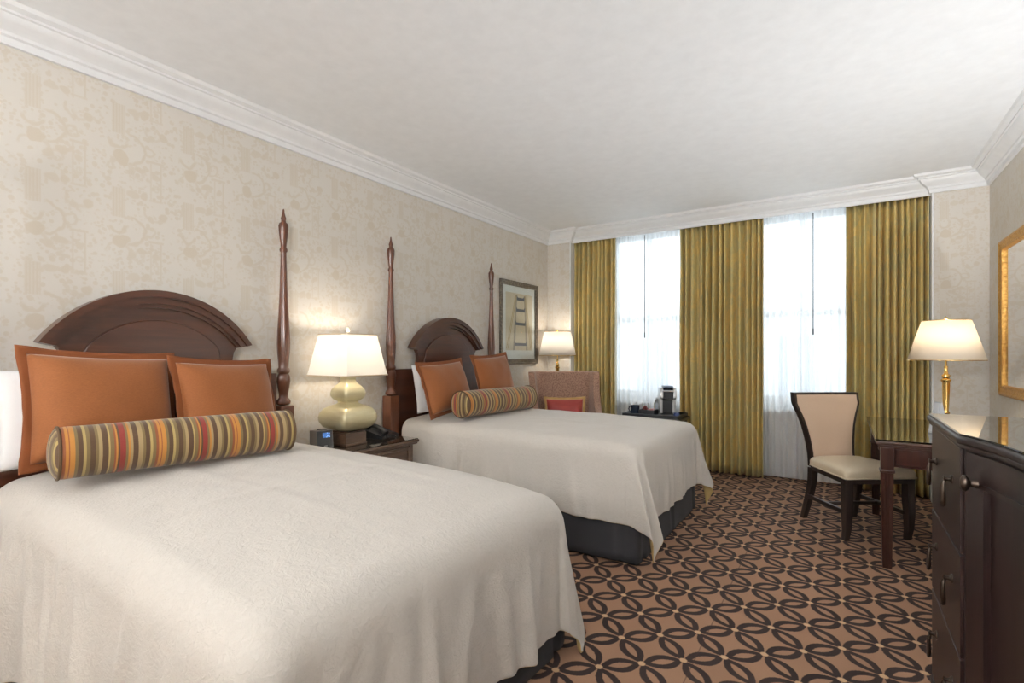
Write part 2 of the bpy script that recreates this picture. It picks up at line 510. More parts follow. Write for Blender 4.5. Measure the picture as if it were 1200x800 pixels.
# ------------------------------------------------------------------ curtains
def drape_mat():
    x = NT('gold_green_damask')
    o = x.obj()
    n1 = x.noise(x.mapv(o, (7, 7, 4.2)), 1.0, 3.0, 0.5, 1.2)
    n2 = x.noise(x.mapv(o, (30, 30, 22)), 1.0, 2.0, 0.5, 0.8)
    f = x.m_('ADD', x.m_('MULTIPLY', x.smooth(n1, 0.44, 0.54), 0.6), x.m_('MULTIPLY', x.smooth(n2, 0.42, 0.58), 0.4))
    th = x.noise(x.mapv(o, (500, 500, 40)), 1.0, 2.0)
    c = x.mix(f, (0.65, 0.475, 0.168), (0.48, 0.41, 0.185))
    c = x.mix(x.m_('MULTIPLY', th, 0.10), c, (0.24, 0.19, 0.07))
    x.set(color=c, rough=x.m_('SUBTRACT', 0.58, x.m_('MULTIPLY', f, 0.16)), spec=0.45, sheen=0.08, sheenr=0.35)
    x.bump(th, 0.03, 0.002)
    return x.m
M_drape = drape_mat()
M_lining = fabric('curtain_lining', (0.60, 0.55, 0.42), 0.85, 400)

def sheer_mat():
    x = NT('white_sheer')
    o = x.obj()
    w = x.noise(x.mapv(o, (300, 300, 60)), 1.0, 2.0)
    tr = x.n('ShaderNodeBsdfTransparent'); tr.inputs[0].default_value = (1, 1, 1, 1)
    tl = x.n('ShaderNodeBsdfTranslucent'); tl.inputs[0].default_value = (0.93, 0.94, 0.95, 1)
    df = x.n('ShaderNodeBsdfDiffuse'); df.inputs[0].default_value = (0.93, 0.93, 0.92, 1)
    m1 = x.n('ShaderNodeMixShader'); m1.inputs[0].default_value = 0.25
    x.ln(tl.outputs[0], m1.inputs[1]); x.ln(df.outputs[0], m1.inputs[2])
    m2 = x.n('ShaderNodeMixShader')
    x.ln(x.m_('ADD', 0.70, x.m_('MULTIPLY', w, 0.2)), m2.inputs[0])
    x.ln(tr.outputs[0], m2.inputs[1]); x.ln(m1.outputs[0], m2.inputs[2])
    x.ln(m2.outputs[0], x.out.inputs[0])
    return x.m
M_sheer = sheer_mat()

def cloth_sheet(x0, x1, yc, z0, z1, nf, amp, seed, pinch=0.16, lean=0.0, nx=None, top_amp=0.75, curl=0.010):
    rnd = random.Random(seed)
    nx = nx or nf * 14; nz = 26
    # irregular fold spacing
    ws = [rnd.uniform(0.65, 1.4) for _ in range(nf)]
    tot = sum(ws); edges = [0]
    for w in ws: edges.append(edges[-1] + w / tot)
    am = [rnd.uniform(0.85, 1.25) for _ in range(nf)]
    drift = [rnd.uniform(-1, 1) for _ in range(nf)]
    def phase(s):
        for k in range(nf):
            if s <= edges[k + 1] or k == nf - 1:
                return k, (s - edges[k]) / (edges[k + 1] - edges[k])
    grid = []
    for j in range(nz + 1):
        v = j / nz
        z = z1 + (z0 - z1) * v
        row = []
        for i in range(nx + 1):
            s = i / nx
            k, f = phase(min(s, 1.0))
            env = top_amp + (1 - top_amp) * min(1.0, v / 0.35)
            a = amp * am[k] * env
            ph = 2 * PI * f
            y = yc - a * math.cos(ph) * 0.9 - a * 0.25 * math.cos(2 * ph + drift[k])
            # triple pinch at the heading
            hp = max(0.0, 1 - v / 0.06)
            y -= hp * 0.012 * math.cos(3 * ph)
            xx = x0 + (x1 - x0) * s + curl * math.sin(ph) * env * am[k]
            xx += 0.010 * drift[k] * math.sin(PI * f) * v + 0.006 * noise.noise(Vector((s * 6, v * 3, seed)))
            y += 0.012 * noise.noise(Vector((s * 9 + seed, v * 2.2, 3.1))) * env
            xx += lean * v * (1 - s) if lean > 0 else lean * v * s
            row.append((xx, y, z))
        grid.append(row)
    return grid

def sheet_bm(grid):
    b = newbm()
    V = [[b.verts.new(p) for p in r] for r in grid]
    for A, B in zip(V, V[1:]):
        for i in range(len(A) - 1):
            b.faces.new((A[i], A[i + 1], B[i + 1], B[i]))
    return b

def drape(label, x0, x1, nf, seed, parts, lean=0.0, wand=None):
    t = thing('curtain', label, 'curtain', ((x0 + x1) / 2, 5.622, 0), group='gold drapes at the windows')
    mid = (x0 + x1) / 2
    for k, (a, c, n) in enumerate(parts):
        g = cloth_sheet(a - mid, c - mid, 0.0, 0.018, 2.66, n, 0.050, seed + k * 13, lean=lean)
        o = obj('curtain_panel', sheet_bm(g), [M_lining, M_drape], t, smooth=180)
        solid(o, 0.004, 1.0, 1)
    b = newbm(); bx(b, (x0 - mid + 0.01, -0.008, 2.662), (x1 - mid - 0.01, 0.012, 2.69), 0.003)
    obj('curtain_track', b, M_trim, t)
    if wand is not None:
        b = newbm(); tube(b, [(wand - mid, -0.075, 2.60), (wand - mid, -0.075, 1.45)], 0.005, 8); obj('draw_rod', b, M_dgrey, t)
    return t
drape('gold-green damask curtain in the corner behind the armchair', -2.745, -2.215, 9, 3, [(-2.745, -2.215, 9)])
drape('wide gold-green damask curtain hanging between the two windows', -1.475, -0.66, 13, 11, [(-1.475, -0.66, 13)])
drape('gold-green damask curtain beside the desk, reaching the papered wall', 0.03, 0.622, 11, 23, [(0.03, 0.622, 11)])

def sheer(label, x0, x1, seed, wands):
    t = thing('sheer_curtain', label, 'sheer curtain', ((x0 + x1) / 2, 5.72, 0), group='white sheers over the windows')
    mid = (x0 + x1) / 2
    for k, (a, c, yy) in enumerate(((x0, mid + 0.03, 0.006), (mid - 0.03, x1, -0.012))):
        g = cloth_sheet(a - mid, c - mid, yy, 0.02, 2.67, 9, 0.018, seed + k * 5, nx=100, top_amp=0.6, curl=0.004)
        obj('sheer_panel', sheet_bm(g), M_sheer, t, smooth=180)
    for w in wands:
        b = newbm(); tube(b, [(w - mid, -0.045, 2.62), (w - mid, -0.045, 1.50)], 0.0045, 8)
        tube(b, [(w - mid, -0.045, 1.50), (w - mid, -0.045, 1.44)], 0.007, 8); obj('draw_rod', b, M_dgrey, t)
    b = newbm(); bx(b, (x0 - mid, -0.006, 2.672), (x1 - mid, 0.008, 2.69), 0.002); obj('curtain_track', b, M_trim, t)
sheer('white sheer curtain over the window behind the coffee maker', -2.33, -1.37, 41, [-1.90])
sheer('white sheer curtain over the window behind the cream desk chair', -0.77, 0.13, 57, [-0.235])

# ------------------------------------------------------------------ beds
def arch_pts(hw, z_end, z_top, n=28):
    rise = z_top - z_end
    R = (hw * hw + rise * rise) / (2 * rise); zc = z_top - R
    a0 = math.asin(hw / R)
    return [(R * math.sin(-a0 + 2 * a0 * i / n), zc + R * math.cos(-a0 + 2 * a0 * i / n)) for i in range(n + 1)]

def strip_arch(bm, outer, inner, x0, x1, bev=0.0):
    rings = []
    for (yo, zo), (yi, zi) in zip(outer, inner):
        rings.append([(x0, yo, zo), (x1, yo, zo), (x1, yi, zi), (x0, yi, zi)])
    loft(bm, rings, True, True)

M_skirt = fabric('charcoal_bed_skirt', (0.045, 0.045, 0.050), 0.85, 500)
M_matt = fabric('mattress_ticking', (0.75, 0.73, 0.68), 0.9, 300)
BL = 2.06      # mattress foot from bed origin (headboard plane)
BW = 0.70      # half width

def build_bed(label, yc, group, hy):
    t = thing('bed', label, 'bed', (XL + 0.02, yc, 0), group=group)
    # local: +x to the foot; headboard at x 0.02..0.06
    SH = Matrix.Translation((0, hy - (0.03 if yc < 2 else 0.0), 0))
    b = newbm()
    hw, ze, zt = 0.505, 1.318, 1.565
    pts = []
    pts += [(-0.66, 0.28), (-0.66, 1.13)]
    pts += [(-0.43, 1.13), (-0.395, 1.15)]
    pts += [(-0.385, 1.22), (-0.392, 1.26), (-0.41, 1.29), (-0.435, 1.308)]
    pts += [(y, z) for y, z in arch_pts(0.45, ze, zt - 0.01, 28)]
    pts += [(0.435, 1.308), (0.41, 1.29), (0.392, 1.26), (0.385, 1.22), (0.395, 1.15), (0.43, 1.13), (0.66, 1.13), (0.66, 0.28)]
    prism(b, pts, 0.025, 0.06, 'x'); b.transform(SH)
    hb = obj('headboard', b, M_head, t, smooth=30)
    b = newbm()
    o1 = arch_pts(0.525, 1.305, 1.580, 36); i1 = arch_pts(0.495, 1.297, 1.545, 36)
    strip_arch(b, o1, i1, 0.02, 0.105)
    o2 = arch_pts(0.508, 1.301, 1.560, 36); i2 = arch_pts(0.462, 1.290, 1.512, 36)
    strip_arch(b, o2, i2, 0.02, 0.092)
    o3 = arch_pts(0.485, 1.297, 1.533, 36); i3 = arch_pts(0.445, 1.288, 1.492, 36)
    strip_arch(b, o3, i3, 0.02, 0.078)
    b.transform(SH @ Matrix.Diagonal((1, 0.91, 1, 1)))
    obj('arch_moulding', b, M_head, hb, smooth=50)
    b = newbm()
    pp = [(-0.36, 0.80), (-0.36, 1.215), (-0.345, 1.235), (-0.345, 1.265)] + arch_pts(0.325, 1.30, 1.43, 24) + [(0.345, 1.265), (0.345, 1.235), (0.36, 1.215), (0.36, 0.80)]
    prism(b, pp, 0.055, 0.072, 'x', 0.010, 3)
    b.transform(SH @ Matrix.Diagonal((1, 0.90, 1, 1)))
    obj('raised_panel', b, M_head, hb, smooth=50)
    prof = [(0.030, 0.925), (0.040, 0.93), (0.044, 0.945), (0.038, 0.96), (0.026, 0.972), (0.028, 1.0), (0.036, 1.04), (0.041, 1.08), (0.038, 1.11), (0.030, 1.125),
            (0.037, 1.135), (0.039, 1.145), (0.037, 1.155), (0.030, 1.165), (0.032, 1.20), (0.037, 1.26), (0.0395, 1.32), (0.037, 1.40), (0.031, 1.50), (0.026, 1.60),
            (0.022, 1.72), (0.0185, 1.84), (0.017, 1.905), (0.022, 1.91), (0.024, 1.92), (0.022, 1.93), (0.017, 1.936), (0.019, 1.96), (0.024, 2.0)]
    fin = [(0.024, 2.0), (0.029, 2.045), (0.030, 2.075), (0.026, 2.09), (0.016, 2.098), (0.014, 2.11), (0.017, 2.122), (0.013, 2.135), (0.008, 2.155), (0.005, 2.18), (0.0, 2.186)]
    def reed(a, r, z):
        if 1.17 < z < 1.9:
            k = min(1, (z - 1.17) / 0.06) * min(1, (1.9 - z) / 0.1)
            return r * (1 - 0.09 * k * (0.5 + 0.5 * math.cos(10 * a)))
        return r
    for s in (-1, 1):
        b = newbm(); py = hy + s * 0.685 - (0.05 if (s < 0 and yc < 2) else 0.0)
        bx(b, (0.0, py - 0.047, 0.0), (0.094, py + 0.047, 0.922), 0.006)
        dense = []
        for (r0, z0), (r1, z1) in zip(prof, prof[1:]):
            n = max(1, int((z1 - z0) / 0.03))
            for k in range(n): dense.append((r0 + (r1 - r0) * k / n, z0 + (z1 - z0) * k / n))
        dense.append(prof[-1])
        lathe(b, dense, 40, (0.047, py, 0), reed)
        p = obj('bed_post', b, M_post, t, smooth=50)
        b = newbm(); lathe(b, fin, 28, (0.047, py, 0)); obj('finial', b, M_post, p, smooth=60)
    b = newbm(); bx(b, (0.10, -0.645, 0.02), (BL - 0.04, 0.645, 0.38), 0.01)
    for s in (-1, 1): bx(b, (0.094, s * 0.66 - 0.012, 0.22), (BL - 0.06, s * 0.66 + 0.012, 0.36), 0.004)
    obj('box_spring', b, M_matt, t)
    b = newbm(); bx(b, (0.11, -BW + 0.04, 0.385), (BL - 0.03, BW - 0.04, 0.655), 0.09, 4); obj('mattress', b, M_matt, t)
    # skirt: pleated cloth ring, open at the head
    rnd = random.Random(int(yc * 10))
    path = []
    N1, N2 = 60, 44
    for i in range(N1 + 1): path.append((0.12 + (BL - 0.02 - 0.12) * i / N1, -BW + 0.015, 0, -1))
    for i in range(1, N2): path.append((BL - 0.02, -BW + 0.015 + (2 * BW - 0.03) * i / N2, 1, 0))
    for i in range(N1 + 1): path.append((BL - 0.02 - (BL - 0.14) * i / N1, BW - 0.015, 0, 1))
    rows = []
    for j in range(9):
        v = j / 8; r = []
        for k, (x, y, nx, ny) in enumerate(path):
            d = 0.012 * v + 0.011 * v * noise.noise(Vector((k * 0.16, yc, v * 0.6)))
            if k in (N1 - 3, N1 + 3, N1 + N2 - 3, N1 + N2 + 3, N1 // 2, N1 + N2 // 2): d -= 0.018
            r.append((x + nx * d, y + ny * d, 0.385 - 0.373 * v))
        rows.append(r)
    o = obj('bed_skirt', sheet_bm(rows), M_skirt, t, smooth=180); solid(o, 0.004, -1)
    return t
build_bed('near dark mahogany bed with arched headboard, at the front of the room', BED1_Y, 'two mahogany beds', -0.04)
build_bed('far dark mahogany bed with arched headboard, between the nightstand and the armchair', BED2_Y, 'two mahogany beds', -0.06)

def cover_mat():
    x = NT('cream_matelasse')
    o = x.obj()
    n1 = x.noise(x.mapv(o, (13, 13, 13)), 1.0, 3.0, 0.5, 2.2)
    n2 = x.noise(x.mapv(o, (55, 55, 55)), 1.0, 2.0, 0.5, 1.4)
    w = x.noise(o, 650.0, 2.0)
    h = x.m_('ADD', x.m_('ADD', x.m_('MULTIPLY', x.smooth(n1, 0.42, 0.56), 0.55), x.m_('MULTIPLY', x.smooth(n2, 0.4, 0.6), 0.6)), x.m_('MULTIPLY', w, 0.35))
    c = x.mix(x.m_('ADD', x.m_('MULTIPLY', w, 0.5), x.m_('MULTIPLY', n2, 0.4)), (0.52, 0.485, 0.44), (0.69, 0.655, 0.61))
    x.set(color=c, rough=0.85, spec=0.25, sheen=0.25, sheenr=0.5)
    x.bump(h, 0.26, 0.006)
    return x.m
M_cover = cover_mat()
M_cover_in = fabric('coverlet_lining', (0.50, 0.36, 0.15), 0.9, 300)

def build_coverlet(label, yc, seed, ztop=0.742, drop=0.475, kfold=1.0, crown=(0.02, 0.02), r=0.09):
    """woven cloth lying on the mattress, hanging at both sides and at the foot with a folded corner on each side"""
    hw = BW + 0.012; L = BL + 0.012
    rnd = random.Random(int(seed * 10))
    big = 1.6 if seed < 5 else 1.0
    folds = [[((lo + (hi - lo) * (q + rnd.uniform(0.1, 0.9)) / nfo), rnd.uniform(0.018, 0.045), big * rnd.uniform(0.008, 0.036), rnd.uniform(-0.35, 0.35)) for q in range(nfo)] for lo, hi, nfo in ((-0.62, 0.62, 9), (0.2, 2.0, 12), (0.2, 2.0, 12))]
    W0, L0 = hw - r, L - r               # flat part
    step = 0.022
    ext = drop + r * 0.57 - 0.0
    A = [0.13]
    while A[-1] < L0 + ext: A.append(A[-1] + step)
    nb = int((W0 + ext) / step)
    Bs = [(W0 + ext) * i / nb for i in range(-nb - (5 if seed < 5 else 0), nb + 1)]
    def hang(d):
        """excess length d past the flat edge -> (out, down)"""
        if d < r * PI / 2: return r * math.sin(d / r), r * (1 - math.cos(d / r))
        return r, r + d - r * PI / 2
    def lerp_path(t, K):
        for (t0, p0), (t1, p1) in zip(K, K[1:]):
            if t <= t1:
                f = (t - t0) / (t1 - t0); f = f * f * (3 - 2 * f) * 0.6 + f * 0.4
                return (p0[0] + (p1[0] - p0[0]) * f, p0[1] + (p1[1] - p0[1]) * f)
        return K[-1][1]
    ka = kfold
    # corner fold in plan: (towards foot, towards side), from the side (t=0) to the foot (t=1)
    K = [(0.0, (0, 0.0)), (0.16, (0.05, 0.035)), (0.34, (0.165 * ka, 0.11 * ka)), (0.52, (0.085, -0.005)), (0.68, (0.15 * ka, 0.0)), (0.84, (0.07, -0.035)), (1.0, (0.0, 0.0))]
    rows = []
    for a in A:
        row = []
        for bb in Bs:
            sg = 1 if bb >= 0 else -1
            da, db = max(0.0, a - L0), max(0.0, abs(bb) - W0)
            x, y, z = min(a, L0), sg * min(abs(bb), W0), ztop
            nz = Vector((a * 2.2, bb * 2.2, seed))
            z -= crown[0] * (1.0 if y > 0 else 0.4) * (abs(y) / W0) ** 4 + crown[1] * (x / L0) ** 6
            if da == 0 and db == 0:
                ed = min(1.0, min(L0 - a, W0 - abs(bb)) / 0.25)
                z += 0.010 * noise.noise(nz * 1.1) * ed + 0.004 * noise.noise(nz * 5.0) + 0.012 * ed
                z += 0.006 * math.exp(-((bb - 0.22 - 0.07 * a) / 0.022) ** 2) * ed + 0.005 * math.exp(-((bb + 0.25 - 0.04 * a) / 0.022) ** 2) * ed + 0.005 * math.exp(-((a - 1.30 - 0.06 * bb) / 0.022) ** 2) * ed
                z += 0.007 * noise.noise(Vector((a * 3.0 + bb, bb * 9.0 - a * 2.0, seed + 3.0))) * ed
            elif da > 0 and db > 0:
                rho = math.hypot(da, db); phi = math.atan2(da, db); t = phi / (PI / 2)
                out, down = hang(rho)
                ox, oy = out * math.sin(phi), out * math.cos(phi)
                g = max(0.0, (rho - r * 1.0)) / 0.60
                g = min(1.25, g)
                fx, fy = lerp_path(t, K)
                fx *= g; fy *= g
                sh = math.hypot(fx, fy)
                down2 = down - 0.30 * sh
                # base ring morphs: sides of the hang keep the cloth on the r-offset arc
                x += ox + fx; y += sg * (oy + fy); z -= down2
            else:
                d = da + db
                out, down = hang(d)
                k = min(1.0, max(0.0, down - 0.05) / 0.3)
                al = bb if da > 0 else a
                w = 0.030 * noise.noise(Vector((al * 4.2, down * 0.9, seed + (5 if da > 0 else 9 * sg)))) + 0.014 * noise.noise(Vector((al * 11.0, down * 1.1, seed + 2 * sg)))
                fl = 0.0
                for f0, fw, fa, fs in folds[0 if da > 0 else (1 if sg > 0 else 2)]:
                    fl += fa * math.exp(-((al - f0 - fs * (down - 0.2)) / fw) ** 2) * min(1.0, 0.35 + down)
                cr = fl + 0.006 * math.exp(-(((al * 3.1 + 0.3 * down + seed) % 1.0 - 0.5) / 0.05) ** 2)
                # ease wrinkles near the corners so both mappings meet
                edge = (W0 - abs(bb)) if da > 0 else (L0 - a)
                ez = min(1.0, edge / 0.15)
                o2 = out + (max(-0.006, w + cr) + 0.012) * k * ez
                z -= down + 0.012 * noise.noise(Vector((al * 1.7, 0.0, seed))) * k * ez
                if da > 0: x += o2
                else: y += sg * o2
            z = max(z, 0.012)
            row.append((x, y, z))
        rows.append(row)
    o = obj('coverlet', sheet_bm(rows), [M_cover_in, M_cover], None, smooth=180)
    o.location = (XL + 0.02, yc, 0)
    tag(o, label, 'bedspread', 'cream coverlets on the beds')
    solid(o, 0.008, 1.0, 1)
    subsurf(o, 1)
    return o
build_coverlet('cream woven coverlet on the near bed, filling the front of the room', BED1_Y, 2.3, drop=0.535, kfold=0.6, crown=(0.035, 0.05), r=0.12)
build_coverlet('cream woven coverlet on the far bed, over a charcoal bed skirt', BED2_Y, 7.9)

# ------------------------------------------------------------------ pillows
def sham_mat():
    x = NT('rust_sham_weave')
    o = x.obj()
    v = x.mapv(o, (1, 1, 1), (0, 0, 0), (0.6, 0, 0))
    wv = x.noise(x.mapv(o, (120, 120, 420), (0, 0, 0), (0.5, 0, 0)), 1.0, 2.0, 0.5, 0.5)
    big = x.noise(o, 7.0, 2.0)
    f = x.m_('ADD', x.m_('MULTIPLY', wv, 0.75), x.m_('MULTIPLY', big, 0.25))
    x.set(color=x.mix(f, (0.175, 0.054, 0.015), (0.33, 0.118, 0.036)), rough=0.75, spec=0.3, sheen=0.3, sheenr=0.4)
    x.bump(wv, 0.18, 0.002)
    return x.m
M_sham = sham_mat()
M_shamf = fabric('rust_sham_border', (0.20, 0.062, 0.02), 0.8, 500)
M_white = fabric('white_pillowcase', (0.86, 0.86, 0.86), 0.85, 300, 0.03)

def pillow_body(w, h, t, seed, n=34, pull=0.05):
    """stands in the YZ plane, centre of the bottom edge at the origin, thickness along x"""
    b = newbm()
    sides = []
    for sg in (1, -1):
        G = []
        for j in range(n + 1):
            r = []
            for i in range(n + 1):
                u = -1 + 2 * i / n; v = -1 + 2 * j / n
                y = u * w / 2 * (1 - pull * (1 - v * v) * abs(u) ** 3)
                z = v * h / 2 * (1 - pull * (1 - u * u) * abs(v) ** 3)
                e = (max(0, 1 - abs(u) ** 2.6) ** 0.55) * (max(0, 1 - abs(v) ** 2.6) ** 0.55)
                sag = 1.0 + 0.18 * (-v) * (1 - u * u)
                d = t / 2 * e * sag + 0.006 * noise.noise(Vector((y * 9, z * 9, seed))) * e
                # radiating creases at the corners
                cc = abs(u) * abs(v)
                d += 0.004 * cc * cc * math.sin(9 * math.atan2(1.02 - abs(v), 1.02 - abs(u))) * e ** 0.4
                r.append(b.verts.new((sg * d, y, z + h / 2)))
            G.append(r)
        for A, B in zip(G, G[1:]):
            for i in range(n):
                f = (A[i], A[i + 1], B[i + 1], B[i])
                b.faces.new(f if sg > 0 else tuple(reversed(f)))
    bmesh.ops.remove_doubles(b, verts=b.verts, dist=1e-5)
    return b

def flange_bm(w, h, f, seed, pull=0.05, n=26, y_amp=0.008):
    """flat cloth border around the pillow body"""
    b = newbm()
    inner, outer = [], []
    def edge(u, v, k):
        y = u * w / 2 * (1 - pull * (1 - v * v) * abs(u) ** 3)
        z = v * h / 2 * (1 - pull * (1 - u * u) * abs(v) ** 3)
        cu = abs(u * v) ** 6
        s = f * (1 + 0.25 * cu)
        if abs(abs(u) - 1) < 1e-6: y += math.copysign(s, u) * k
        if abs(abs(v) - 1) < 1e-6: z += math.copysign(s, v) * k
        return y, z
    ring = [(-1 + 2 * i / n, -1) for i in range(n)] + [(1, -1 + 2 * i / n) for i in range(n)] + [(1 - 2 * i / n, 1) for i in range(n)] + [(-1, 1 - 2 * i / n) for i in range(n)]
    rows = []
    for k in (-0.35, 0.0, 0.5, 1.0):
        r = []
        for i, (u, v) in enumerate(ring):
            y, z = edge(u, v, max(0, k))
            if k < 0: y *= 0.985; z *= 0.985
            x = y_amp * max(0, k) * (noise.noise(Vector((y * 14, z * 14, seed))) * 1.6)
            zz = z + h / 2
            r.append((x, y, zz))
        rows.append(r)
    t = bmesh.new()
    R = [[t.verts.new(p) for p in r] for r in rows]
    m = len(ring)
    for A, B in zip(R, R[1:]):
        for i in range(m):
            j = (i + 1) % m
            t.faces.new((A[i], A[j], B[j], B[i]))
    merge(b, t)
    return b

def sham(label, loc, rot, w, h, t, seed, group):
    r = thing('pillow_sham', label, 'pillow', loc, rot, group)
    o = obj('cushion', pillow_body(w, h, t, seed), M_sham, r, smooth=180)
    o = obj('flange', flange_bm(w, h, 0.025, seed), M_shamf, r, smooth=180); solid(o, 0.006, 0.0)
    return r
def pillow(label, loc, rot, w, h, t, seed, group):
    o = obj('pillow', pillow_body(w, h, t, seed), M_white, None, smooth=180)
    o.location = loc; o.rotation_euler = rot
    return tag(o, label, 'pillow', group)
ZB = 0.77
R_ = math.radians
def lean(deg, rz=0.0, roll=0.0): return (R_(roll), R_(-deg), R_(rz))
GS = 'rust shams on the beds'
sham('rust orange sham on the near bed, larger one nearest the viewer', (-2.645, 0.86, ZB + 0.036), lean(14, 5, -3), 0.53, 0.45, 0.23, 1.0, GS)
sham('rust orange sham on the near bed, smaller one beside the bed post', (-2.62, 1.385, ZB + 0.034), lean(15, 8, -2), 0.51, 0.415, 0.20, 2.0, GS)
sham('rust orange sham on the far bed, standing before the white pillow', (-2.60, 3.105, ZB + 0.034), lean(17, 5, 3), 0.57, 0.39, 0.18, 3.0, GS)
sham('rust orange sham on the far bed, nearer the framed picture', (-2.60, 3.76, ZB + 0.05), lean(13, 4, 3), 0.57, 0.42, 0.17, 4.0, GS)
pillow('white pillow behind the near bed\'s larger rust sham', (-2.865, 0.885, ZB), lean(10), 0.66, 0.42, 0.11, 5.0, 'white pillows')
pillow('white pillow behind the far bed\'s rust sham', (-2.86, 3.285, ZB), lean(10), 0.64, 0.40, 0.11, 6.0, 'white pillows')

def stripe_mat(axis=0):
    x = NT('striped_bolster')
    o = x.obj()
    s = x.sep(o)
    p = x.m_('FRACT', x.m_('ADD', x.m_('MULTIPLY', s[axis], 1 / 0.285), 0.21))
    olive, brown, tan, gold, rust, red, cream = (0.165, 0.115, 0.045), (0.075, 0.036, 0.016), (0.32, 0.23, 0.11), (0.46, 0.19, 0.03), (0.24, 0.065, 0.02), (0.23, 0.018, 0.016), (0.38, 0.28, 0.10)
    seq = [(brown, 5), (olive, 3), (tan, 4), (brown, 6), (cream, 2), (olive, 4), (rust, 2), (gold, 2), (brown, 2), (red, 6), (olive, 3), (gold, 2), (tan, 3), (brown, 6), (tan, 5), (olive, 3),
           (brown, 5), (cream, 3), (olive, 4), (rust, 3), (gold, 3), (rust, 1), (gold, 5), (olive, 3), (brown, 5), (cream, 3), (olive, 4)]
    tot = sum(w for _, w in seq)
    # colour ramps hold 32 stops
    pos = 0; stops = []
    for c, w in seq:
        stops.append((pos / tot, c)); pos += w
    c = x.ramp(p, stops, 'CONSTANT')
    w = x.noise(x.mapv(o, (60, 700, 700)), 1.0, 2.0)
    x.set(color=x.mix(x.m_('MULTIPLY', w, 0.25), c, x.mix(0.35, c, (0.40, 0.31, 0.18))), rough=0.6, spec=0.35, sheen=0.2)
    x.bump(w, 0.1, 0.0015)
    return x.m
M_stripe = stripe_mat()
M_stripe_end = stripe_mat(1)
M_piping = fabric('bolster_piping', (0.10, 0.06, 0.03), 0.7, 300)

def bolster(label, p0, p1, r):
    p0, p1 = Vector(p0), Vector(p1); d = p1 - p0; L = d.length
    t = thing('bolster', label, 'bolster cushion', (p0 + p1) / 2, (0, math.asin(-(d.z) / L), math.atan2(d.y, d.x)), 'striped bolsters')
    M = Matrix.Rotation(PI / 2, 4, 'Y')
    b = newbm()
    pr = [(r * 0.95, -L / 2 - 0.002), (r * 0.985, -L / 2 + 0.004), (r, -L / 2 + 0.02)]
    k = 22
    body = [(r * (1 + 0.012 * math.sin(PI * i / k)), -L / 2 + 0.03 + (L - 0.06) * i / k) for i in range(k + 1)]
    prof = pr + body + [(rr, -z) for rr, z in reversed(pr)]
    lathe(b, prof, 48, (0, 0, 0), lambda a, rr, z: rr * (1 + 0.015 * noise.noise(Vector((math.cos(a) * 1.5, math.sin(a) * 1.5, z * 9)))), mat=M)
    obj('cover', b, M_stripe, t, smooth=60)
    for s in (-1, 1):
        b = newbm()
        tube(b, [((s * (L / 2 + 0.002)), r * 0.99 * math.cos(2 * PI * i / 40), r * 0.99 * math.sin(2 * PI * i / 40)) for i in range(40)], 0.0055, 8, True)
        obj('piping', b, M_piping, t, smooth=180)
        b = newbm()
        lathe(b, [(r * 0.97, 0.0), (r * 0.90, 0.010), (r * 0.70, 0.020), (r * 0.40, 0.026), (r * 0.15, 0.027), (0.0, 0.025)], 40, mat=Matrix.Translation((s * (L / 2 + 0.002), 0, 0)) @ Matrix.Rotation(s * PI / 2, 4, 'Y'))
        obj('end_cap', b, M_stripe_end, t, smooth=60)
    return t
bolster('striped bolster on the near bed, against the two rust shams', (-2.46, 0.64, 0.878), (-2.33, 1.485, 0.872), 0.098)
bolster('striped bolster on the far bed, against the two rust shams', (-2.40, 2.95, 0.872), (-2.33, 3.80, 0.872), 0.100)

# ------------------------------------------------------------------ nightstand and what stands on it
GL = glass('table_glass', (0.93, 0.97, 0.95))
def build_nightstand():
    t = thing('nightstand', 'dark walnut nightstand with glass top between the two beds', 'nightstand', (-2.82, 2.36, 0))
    # local: front at x=+0.22, half width 0.32
    b = newbm(); bx(b, (-0.21, -0.30, 0.12), (0.205, 0.30, 0.60), 0.004); bx(b, (-0.21, -0.30, 0.12), (0.212, -0.265, 0.60), 0.004); bx(b, (-0.21, 0.265, 0.12), (0.212, 0.30, 0.60), 0.004)
    obj('case', b, M_night, t)
    b = newbm(); bx(b, (-0.225, -0.325, 0.60), (0.235, 0.325, 0.612), 0.004); bx(b, (-0.23, -0.335, 0.612), (0.245, 0.335, 0.634), 0.008, 3); obj('table_top', b, M_night, t)
    b = newbm(); bx(b, (-0.222, -0.328, 0.6345), (0.238, 0.328, 0.6405), 0.002); obj('glass_top', b, GL, t, smooth=0)
    for z0, z1 in ((0.385, 0.585), (0.15, 0.37)):
        b = newbm(); bx(b, (0.205, -0.26, z0), (0.220, 0.26, z1), 0.004)
        for lo, hi in (((0.218, -0.245, z0 + 0.012), (0.226, 0.245, z0 + 0.022)), ((0.218, -0.245, z1 - 0.022), (0.226, 0.245, z1 - 0.012)),
                       ((0.218, -0.245, z0 + 0.012), (0.226, -0.235, z1 - 0.012)), ((0.218, 0.235, z0 + 0.012), (0.226, 0.245, z1 - 0.012))):
            bx(b, lo, hi, 0.003)
        d = obj('drawer', b, M_night, t)
        b = newbm(); zc = (z0 + z1) / 2 + 0.02
        tube(b, [(0.22, -0.055, zc), (0.245, -0.05, zc), (0.25, 0.0, zc), (0.245, 0.05, zc), (0.22, 0.055, zc)], 0.006, 8)
        obj('handle', b, M_bronze, d)
    for sx in (-0.18, 0.18):
        for sy in (-0.27, 0.27):
            b = newbm(); loft(b, [[(sx - h, sy - h, z), (sx + h, sy - h, z), (sx + h, sy + h, z), (sx - h, sy + h, z)] for z, h in ((0.0, 0.016), (0.125, 0.026))]); obj('leg', b, M_night, t)
build_nightstand()
ZN = 0.6412

